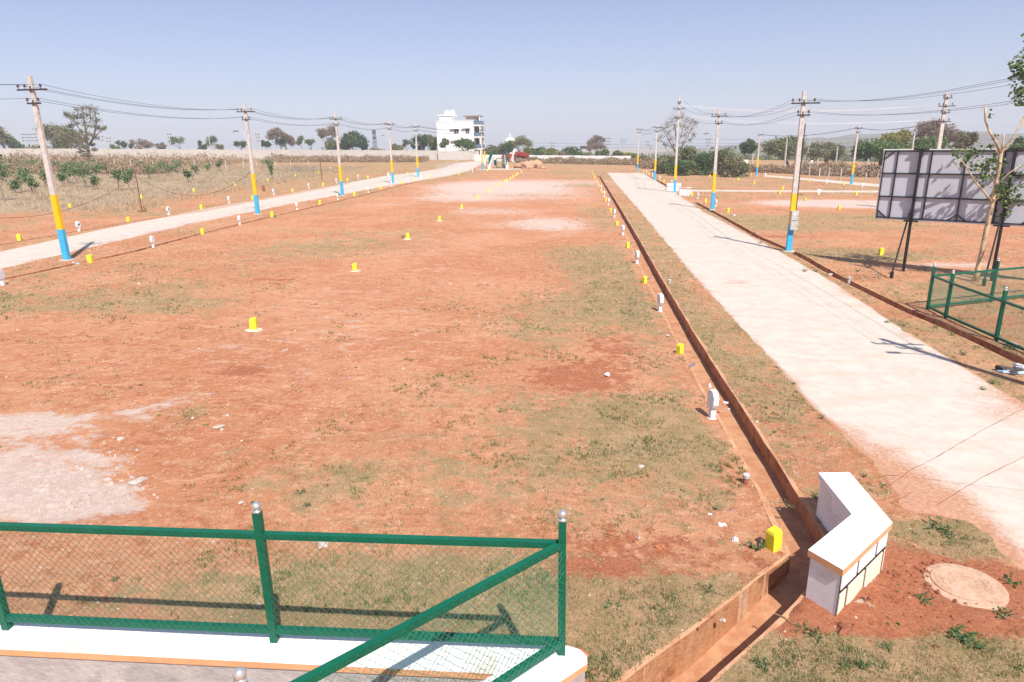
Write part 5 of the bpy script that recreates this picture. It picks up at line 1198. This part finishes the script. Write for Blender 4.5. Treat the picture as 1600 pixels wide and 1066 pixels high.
# rubble heap
rr=random.Random(11); k=0
for px,py,r_ in ((811,263,.9),(817,262,1.2),(823,262.5,1.1),(829,261.5,1.3),(834,262,1.5),(838,262,1.1),(843,263,.8),(848,264,.5),(820,260,.9),(827,264,.5),(832,259.5,.8)):
    b=G(px,py); m=MB(); m.rock((0,0,r_*.3),r_,0,(1.25,1,.65),k,10,7,.5); o=m.build('boulder','rock_red'); o.location=b; o.rotation_euler=(0,0,rr.random()*3); k+=1
    tag(o,'pale orange boulder in the rubble heap near the road end, %s one'%ORD[k],'rock','boulders in the rubble heap')
for px,py,r_,l in ((1105,257,1.2,'pale felled log lying at the foot of the bushes behind the street light pole'),(1075,256,1.,'pale broken branch left of the felled log')):
    b=G(px,py+8); m=MB(); m.tube([(-2.5,0,.3),(-1,.2,.6),(.5,0,.4),(2.4,-.1,.9)],[.25,.35,.3,.12],7); m.tube([(0,0,.5),(1,-.2,1.2),(2.,0,1.3)],[.2,.12,.06],6); o=m.build('fallen_log','rock_red'); o.location=b; tag(o,l,'log')
b=G(470,268); m=MB()
for i in range(120):
    a=rr.random()*6.28; p=Vector((rr.gauss(0,2.2),rr.gauss(0,1),rr.random()*.9)); m.tube([p,p+Vector((math.cos(a),math.sin(a)*.5,rr.gauss(0,.3)))*1.5],[.03,.012],3,cap=False)
o=m.build('brush_pile','bark_grey'); o.location=b; tag(o,'grey pile of cut branches between the second and third painted poles','brush pile')
# ------------------------------------------------------------------ hills
mb=MB(); nx,ny=150,12; rows=[]
for j in range(ny):
    for i in range(nx):
        az=R(-2+58*i/(nx-1)); rr_=1050+60*j; env=max(0,1-abs(j/(ny-1)-.45)*2.); s=min(1,max(0,(az-R(6))/R(22)))*min(1,max(.35,1-(az-R(34))/R(14)))
        x,y=rr_*math.sin(az),rr_*math.cos(az); top=46*s+12+ (7*fbm(x,y,.004)+3*fbm(x,y,.02)+3*fbm(x,y,.06,2))*s
        rows.append((x,y,T(x,y)-4+env*top))
mb.add(rows,[(j*nx+i,j*nx+i+1,(j+1)*nx+i+1,(j+1)*nx+i) for j in range(ny-1) for i in range(nx-1)]); o=mb.build('hills','hill_scrub',None,True); tag(o,'low scrub covered hills on the right horizon',kind='structure')
P=[]
for k in range(26000):
    az=R(random.uniform(4,54)); r_=random.uniform(1050,1480); j=(r_-1050)/100; env=max(0,1-abs(j/11-.45)*2.); s=min(1,max(0,(az-R(6))/R(22)))*min(1,max(.35,1-(az-R(34))/R(14)))
    x,y=r_*math.sin(az),r_*math.cos(az); top=46*s+12+(7*fbm(x,y,.004)+3*fbm(x,y,.02)+3*fbm(x,y,.06,2))*s; P.append((x,y,T(x,y)-4+env*top+random.uniform(0,4.5)))
o=leafmesh('hill_woods','leaf_olive',np.array(P),3.6,None,aspect=1.2); tag(o,'dark scrub woods covering the low hills',None,None,'stuff')
# mid distance tree belt right and centre (reads as one mass)
P=[]
for k in range(26000):
    az=R(random.uniform(3,46)); r_=random.uniform(300,620); x,y=r_*math.sin(az),r_*math.cos(az); m_=.62+fbm(x,y,.035,3); 
    if m_<.35: continue
    P.append((x,y,T(x,y)+random.random()*6.5*m_*min(1,max(.5,(az-R(8))/R(10)))))
o=leafmesh('far_woods','leaf_olive',np.array(P),1.1,None,aspect=1.3); tag(o,'far belt of scrub and trees beyond the right fields',None,None,'stuff')
# ------------------------------------------------------------------ weeds, stones, litter in the foreground
def weed(px,py,s,lab,kind=0,dz=0.):
    s*=.8
    b=G(px,py); b.z+=dz; e=empty('weed',b,lab,'weed','green weeds on the red earth'); m=MB(); P=[]
    n=7 if kind==0 else 12
    for k in range(n):
        a=6.283*k/n+random.uniform(-.3,.3); el=random.uniform(.15,.9) if kind==0 else random.uniform(.5,1.3); L_=s*random.uniform(.6,1.1); tip=Vector((math.cos(a)*math.cos(el),math.sin(a)*math.cos(el),math.sin(el)*.7))*L_
        m.tube([(0,0,-.01),tip*.5+Vector((0,0,.01)),tip],[.004,.003,.002],3,cap=False)
        for q in range(14 if kind==0 else 9): f=random.uniform(.3,1.05); P.append(tip*f+Vector((random.gauss(0,s*.07),random.gauss(0,s*.07),abs(random.gauss(0,s*.05)))))
    m.build('stem','leaf_weed' if kind==0 else 'grass_dry',e); leafmesh('foliage','leaf_weed' if kind<2 else 'grass_dry',np.array(P),s*.13 if kind==0 else s*.08,e,flat=.4)
WD=[(1182,858,.26,'bushy green weed just left of the nearest yellow block',0),(1465,826,.26,'yellow green weed clump beside the concrete apron, right of the corner wall',0),(1480,835,.18,'small weed touching the clump beside the apron',0),(1580,912,.2,'green weed at the right edge by the manhole',0),
 (960,950,.16,'bright rosette weed right of the corner fence post',0),(1107,925,.22,'dull green weed on the bank of the wide drain branch',1),(1192,1043,.16,'green weed right of the wide drain branch at the bottom edge',0),(1275,995,.17,'green weed in front of the corner wall',0),(1255,985,.14,'left weed of the pair in front of the corner wall',0),
 (1410,925,.14,'spreading green weed on dark earth, left one',0),(1440,940,.2,'spreading green weed on dark earth, middle one',0),(1395,975,.15,'green weed below the dark earth clods',0),(1500,995,.26,'large green weed at the lower right',0),(1520,1010,.2,'green weed next to the large lower right one',0),(1565,962,.2,'grey green weed at the lower right edge',0),(1385,1015,.18,'flowering weed left of the large lower right one',1),
 (1320,1040,.2,'fine stemmed pale weed near the bottom edge, left one',1),(1350,1045,.2,'fine stemmed pale weed near the bottom edge, right one',1),(1276,778,.16,'green weed behind the corner wall',0),(1350,745,.12,'weed at the pavement edge above the corner wall',1),(1283,655,.16,'green tuft on the verge by the road edge',1),(1210,676,.09,'small weed on the verge',0),(1240,600,.08,'tiny weed on the verge',0),
 (181,907,.09,'small green weed seen through the fence left of the middle post',0),(470,770,.12,'green weed above the fence rail, left of middle',0),(480,790,.10,'green weed near the rail, left of middle',0),(445,783,.05,'tiny weed beyond the middle fence post',0),(315,783,.06,'tiny weed beyond the fence, left',0),(395,786,.06,'tiny weed behind the silver ball',0),(606,838,.07,'yellow green weed touching the top rail',0),
 (958,655,.07,'small weed on bare earth, middle right',0),(875,680,.08,'small weed in the dry grass, middle',0),(1118,797,.13,'dark green weed near the purple scrap',1),(1172,620,.05,'tiny weed on the verge near the drain',0),(905,700,.05,'tiny weed middle of plot',0),(550,690,.06,'tiny weed left of the middle plot',1),(205,607,.09,'grey green tuft right of the pale patch',1),(220,603,.09,'second grey green tuft right of the pale patch',1),
 (430,340,.3,'grass clump near the third yellow block',1),(630,372,.35,'tall grass clump near the third central block',1),(1178,366,.35,'green clump on the right drain bank',1),(1188,381,.3,'green clump on the right verge above the meter box pole',1),(1257,425,.28,'green clump on the right verge near the road edge',1),(1316,440,.2,'pale green weed rising from the right drain',1),(1386,505,.2,'green tuft at the road edge left of the pole shadow',1),(1412,510,.16,'second tuft at the road edge left of the pole shadow',1),(1462,513,.2,'green tuft on the verge below the fence corner',1),(1487,525,.26,'wide green tuft on the verge below the fence',1),(1505,555,.26,'green clump crossed by the pole shadow',1),(1550,600,.22,'green tuft near the road at the right',1),(1535,610,.16,'smaller tuft near the road at the right',1),(1580,545,.3,'bright green clump behind the right fence post',0),(1490,560,.15,'yellow weed standing in the right drain',1),(1275,425,.25,'green tuft below the right drain',1),(1340,425,.3,'grass tuft left of the billboard brace',1),(1250,305,.5,'dark low grass tuft beside the thin cross road',0)]
for a in WD: weed(*a)
# dry plant leaning over the main drain
b=G(1240,795); e=empty('drain_weed',b,'pale flowering weed leaning over the drain near the corner wall','weed'); m=MB(); P=[]
for k in range(12):
    tip=Vector((-random.uniform(.1,.38),random.uniform(-.12,.12),random.uniform(.0,.16))); m.tube([(0.05,0,0),tip*.5+Vector((0,0,.05)),tip],[.003,.002,.0015],3,cap=False)
    for q in range(5): P.append(tip+Vector((random.gauss(0,.02),random.gauss(0,.02),random.gauss(0,.02))))
m.build('stem','grass_dry',e); leafmesh('flowers','straw',np.array(P),.018,e)
# stones: countable larger ones as things, grit as stuff
def stone(px,py,r_,lab,mat='rock',sc=(1.2,1,.5),name='stone',grp=None,cat='stone'):
    b=G(px,py); m=MB(); m.rock((0,0,r_*.15),r_,0,sc,int(px)%17,9,6,.45); o=m.build(name,mat); o.location=b; o.rotation_euler=(0,0,random.random()*6); tag(o,lab,cat,grp)
stone(216,753,.11,'flat grey stone at the edge of the pale patch, left',sc=(1.5,.8,.35)); stone(378,786,.045,'small yellowish round stone beyond the middle post'); stone(187,687,.06,'pale grey stone left middle'); stone(340,668,.09,'flat pale stone left of the plot middle',sc=(1.5,.8,.2))
stone(1032,857,.065,'reddish brick lump right of the fence','brick',(1.2,1,.7),'brick_piece'); stone(908,1022,.07,'orange stone beside the rounded corner of the parapet','brick',(1.2,1,.7)); stone(505,850,.09,'flat pinkish stone just below the top rail','rock',(1.5,.9,.3)); stone(1001,730,.05,'small pale stone right of the plot middle')
stone(1318,985,.085,'large dark red earth clod in front of the corner wall','dirt_clod',(1.3,.9,.7)); stone(1338,982,.06,'second dark red clod right of the large one','dirt_clod',(1.2,1,.7)); stone(1365,860+70,.05,'small clod on dark earth','dirt_clod'); stone(355,650,.04,'small white stone left of the plot'); stone(1130,820+150,.03,'small pebble by the wide drain')
pass; pass; pass
stone(1297,430,.12,'pale stone on the right verge near the drain',sc=(1.4,.9,.4)); stone(1330,480,.06,'small pale stone at the right road edge'); stone(1580,540,.16,'grey stone at the foot of the right fence post',sc=(1.5,.9,.5)); 
V=[];pp=filt(sample(9000,4.8,30,1.4)); zp=np.array([zones(x,y)[1] for x,y in pp]); kp=rng.random(len(pp))<np.clip(.16+zp*.9,0,.9); pp=pp[kp]
mb=MB()
for x,y in pp:
    r_=random.uniform(.008,.022)*(1+ y*.02)*(1.8 if random.random()<.08 else 1); z=T(x,y)+.003; a=random.random()*6.28
    vs=[(x+r_*random.uniform(.7,1.3)*math.cos(a+k*1.2566),y+r_*random.uniform(.7,1.3)*math.sin(a+k*1.2566),z-.01) for k in range(5)]+[(x+r_*.2,y,z+r_*random.uniform(.4,.8))]
    mb.add(vs,[(k,(k+1)%5,5) for k in range(5)])
tag(mb.build('gravel','rock'),'loose pale gravel and chips on the earth',None,None,'stuff')
mb=MB()   # flaky slabs in the pale patch
for k in range(150):
    px,py=random.gauss(120,70),random.gauss(772,26)
    if px<-20 or py>800 or px>225: continue
    b=G(px,py); r_=random.uniform(.012,.03)+.05*random.random()**3; n=random.randint(5,7); a=random.random()*6.28
    mb.prism([(b.x+r_*random.uniform(.6,1.2)*math.cos(a+6.283*i/n)*1.3,b.y+r_*random.uniform(.6,1.2)*math.sin(a+6.283*i/n)) for i in range(n)],b.z-.02,b.z+random.uniform(.008,.03),inset=.2)
tag(mb.build('shale_flakes','shale'),'pale flat stone flakes lying on the pale patch',None,None,'stuff')
# dug clods around the corner wall
mb=MB()
for k in range(420):
    px,py=random.gauss(1400,60),random.gauss(925,38)
    if py<890 and px<1390 or px<1310 or px>1545 and py<900: continue
    b=G(px,py); r_=random.uniform(.01,.035); mb.rock((b.x,b.y,b.z+r_*.2),r_,0,(1.1,1,.7),k%13,6,4,.4)
for k in range(200):
    px,py=random.gauss(980,60),random.gauss(880,45); b=G(px,py); r_=random.uniform(.008,.022); mb.rock((b.x,b.y,b.z+r_*.2),r_,0,(1.1,1,.7),k%13,6,4,.4)
tag(mb.build('loose_clods','dirt_clod'),'loose dark red earth clods near the corner wall',None,None,'stuff')
# manhole cover
b=G(1508,915); e=empty('manhole_cover',b,'round concrete manhole cover set in the earth, lower right','manhole cover'); m=MB(); m.lathe((0,0,-.03),[(.47,0),(.46,.042),(.42,.05)],28); m.build('surround','cover_concrete',e)
m=MB(); m.lathe((-.02,.02,-.03),[(.36,0),(.36,.062),(.345,.066)],28)
for r_ in (.08,.16,.24,.31):
    m.tube([(-.02+r_*math.cos(a),.02+r_*math.sin(a),.035) for a in np.linspace(0,6.283,25)],.005,4,cap=False)
m.build('lid','cover_concrete',e)
# pipe stubs
def pipe(px,py,h_,r_,lab,capm='pvc_grey',bm='clay_pipe',tilt=.05):
    b=G(px,py); e=empty('pipe_stub',b,lab,'pipe'); e.rotation_euler=(tilt,0,0); m=MB(); m.lathe((0,0,-.05),[(r_*.85,0),(r_*.85,h_*.7+.05)],12); m.build('pipe',bm,e); m=MB(); m.lathe((0,0,h_*.62),[(r_,0),(r_*1.05,h_*.35),(r_*.8,h_*.38)],12); m.build('cap',capm,e)
pipe(1165,755,.17,.055,'capped clay coloured pipe stub left of the drain near the corner wall'); pipe(1043,527,.07,.055,'low grey pipe cap left of the second nearest yellow block'); pipe(1046,443,.16,.07,'grey pipe stub on the verge right of the drain',bm='pvc_grey'); pipe(1326,441,.22,.07,'pale pipe stub in the right drain edge',bm='pvc_grey')
for px,py,l in ((1081,573,'short blue pipe end near the second nearest yellow block'),(1014,437,'short blue pipe end right of the third yellow block'),(986,381,'short blue pipe end right of the fourth yellow block')):
    b=G(px,py); m=MB(); m.tube([(-.07,-.06,.02),(.09,.08,.05)],.022,8); o=m.build('blue_pipe','pvc_blue'); o.location=b; tag(o,l,'pipe','blue pipe ends')
# litter
def litter(px,py,s,mat,lab,name='plastic_scrap',cat='litter',dz=0.,fl=.5):
    b=G(px,py); b.z+=dz; m=MB(); m.rock((0,0,s*.25),s,0,(1.2,.8,fl),int(px*3)%19,9,6,.8); o=m.build(name,mat); o.location=b; o.rotation_euler=(0,0,random.random()*6); tag(o,lab,cat)
litter(949,587,.085,'plastic_white','crumpled white plastic bag on bare earth, middle right','plastic_bag'); litter(1129,821,.05,'plastic_white','white paper scrap left of the nearest yellow block','paper_scrap'); litter(1140,800,.03,'plastic_purple','tiny purple scrap left of the nearest yellow block'); litter(1110,804,.025,'plastic_white','tiny white scrap near the purple one')
litter(405,946,.022,'plastic_white','small white packet seen through the fence by the middle post','packet',fl=1.); litter(1109,604,.035,'plastic_white','white cup beside the nearest edge-on sign','paper_cup',fl=1.2); litter(1134,630,.04,'plastic_white','white scrap on the drain edge'); litter(1138,640,.035,'panel_grey','grey scrap in the drain')
litter(1148,846,.035,'plastic_white','white and purple paper cup left of the nearest yellow block','paper_cup',fl=1.2); litter(1462,555,.05,'plastic_white','white plastic crumple in the green tuft at the pole shadow'); litter(1020,728,.02,'plastic_white','tiny white scrap middle right'); litter(1183,660,.03,'plastic_white','white scrap on the verge'); litter(115,491-80,.06,'plastic_white','pale scrap near the nearest left pole'); litter(122,413,.09,'plastic_blue','blue plastic scrap in the shallow drain by the nearest left pole'); litter(217,444,.05,'plastic_white','white stone-like scrap left on the plot')
litter(1369,430,.05,'pvc_blue','small blue scrap below the billboard brace'); litter(1147,349-12,.08,'plastic_white','white scrap on the right verge')
b=G(1584,583); e=empty('plastic_sheet',b,'pale blue plastic sheet wrapped round leaves at the right edge','litter'); m=MB(); m.tube([(-.35,.1,.03),(-.3,-.05,.05),(0,-.14,.05),(.35,-.1,.04),(.6,.0,.05)],[.02,.045,.05,.04,.03],7); m.build('sheet','plastic_blue',e); m=MB(); m.rock((.0,.05,.06),.22,0,(1.3,.8,.4),5,10,7,.9); m.build('contents','steel_dark',e); m=MB(); m.rock((.2,.06,.13),.12,0,(1.3,.9,.4),8,10,7,.9); m.build('wrap','plastic_white',e)
b=G(1180,987,-.5); b.z-=.5
b=A(1180,987,G(1180,987,-.5).y); mb=MB(); zf=G(1180,987,-.52); 
e=empty('snack_packet',Vector((zf.x,zf.y,zf.z-.515)),'yellow and white snack packet on the floor of the wide drain branch','litter'); m=MB(); m.prism([(-.02,-.04),(.13,-.06),(.14,.03),(0,.05)],.0,.02,inset=.1); m.build('packet','plastic_yellow',e); m=MB(); m.prism([(-.08,.0),(-.02,-.02),(0,.05),(-.05,.07)],.0,.025,inset=.2); m.build('torn_flap','plastic_white',e)
# slippers near the wall, dry twigs
for k,(px,py) in enumerate(((1345,942),(1358,944))):
    b=G(px,py); m=MB(); m.prism([(-.1,-.03),(-.03,-.04),(.05,-.035),(.11,-.02),(.12,.02),(.05,.04),(-.03,.03),(-.1,.03)],.0,.022,inset=.06); m.tube([(.02,-.03,.02),(.05,0,.05),(.02,.03,.02)],.007,5,1); o=m.build('sandal',['leather','frame_black']); o.location=b+Vector((0,0,.012)); o.rotation_euler=(0,0,.5+k*.9); tag(o,('left','right')[k]+' worn sandal lying beside the corner wall','sandal','worn sandals')
for px,py,L_,a,l in ((545,531,.55,.05,'thin dry stick lying on the bare plot'),(1000,938,.28,.3,'orange dry root right of the corner fence post'),(1210,960,.3,-.9,'dry twig on the bank of the wide drain'),(1235,870,.18,.0,'grey twig at the junction of the drains'),(1230,628,.3,.3,'pale twig on the verge'),(1110,500,.3,.2,'dry twig on the verge, farther up')):
    b=G(px,py); m=MB(); m.tube([(0,0,.01),(L_*.4,.01,.025),(L_*.75,-.01,.015),(L_,.03,.03)],[.008,.008,.006,.004],5); o=m.build('dry_twig','twig'); o.location=b; o.rotation_euler=(0,0,a); tag(o,l,'twig')
# small pole bracket lying by the drain
b=G(988,370)
# ------------------------------------------------------------------ haze
HZ=0.0006
if HZ:
    m=D.materials.new('haze'); m.use_nodes=True; n=m.node_tree; n.nodes.clear(); o=n.nodes.new('ShaderNodeOutputMaterial'); v=n.nodes.new('ShaderNodeVolumePrincipled'); v.inputs['Density'].default_value=HZ; v.inputs['Color'].default_value=(.95,.96,1,1); v.inputs['Anisotropy'].default_value=0
    n.links.new(v.outputs[0],o.inputs['Volume']); MT['haze']=m
    mb=MB(); mb.box((0,0,-40),(3600,3600,150)); o=mb.build('haze','haze'); tag(o,None,None,None,'stuff')
for o in D.objects:
    l=o.get('label')
    if l and len(l.split())>16: print('LONG',len(l.split()),o.name,l)
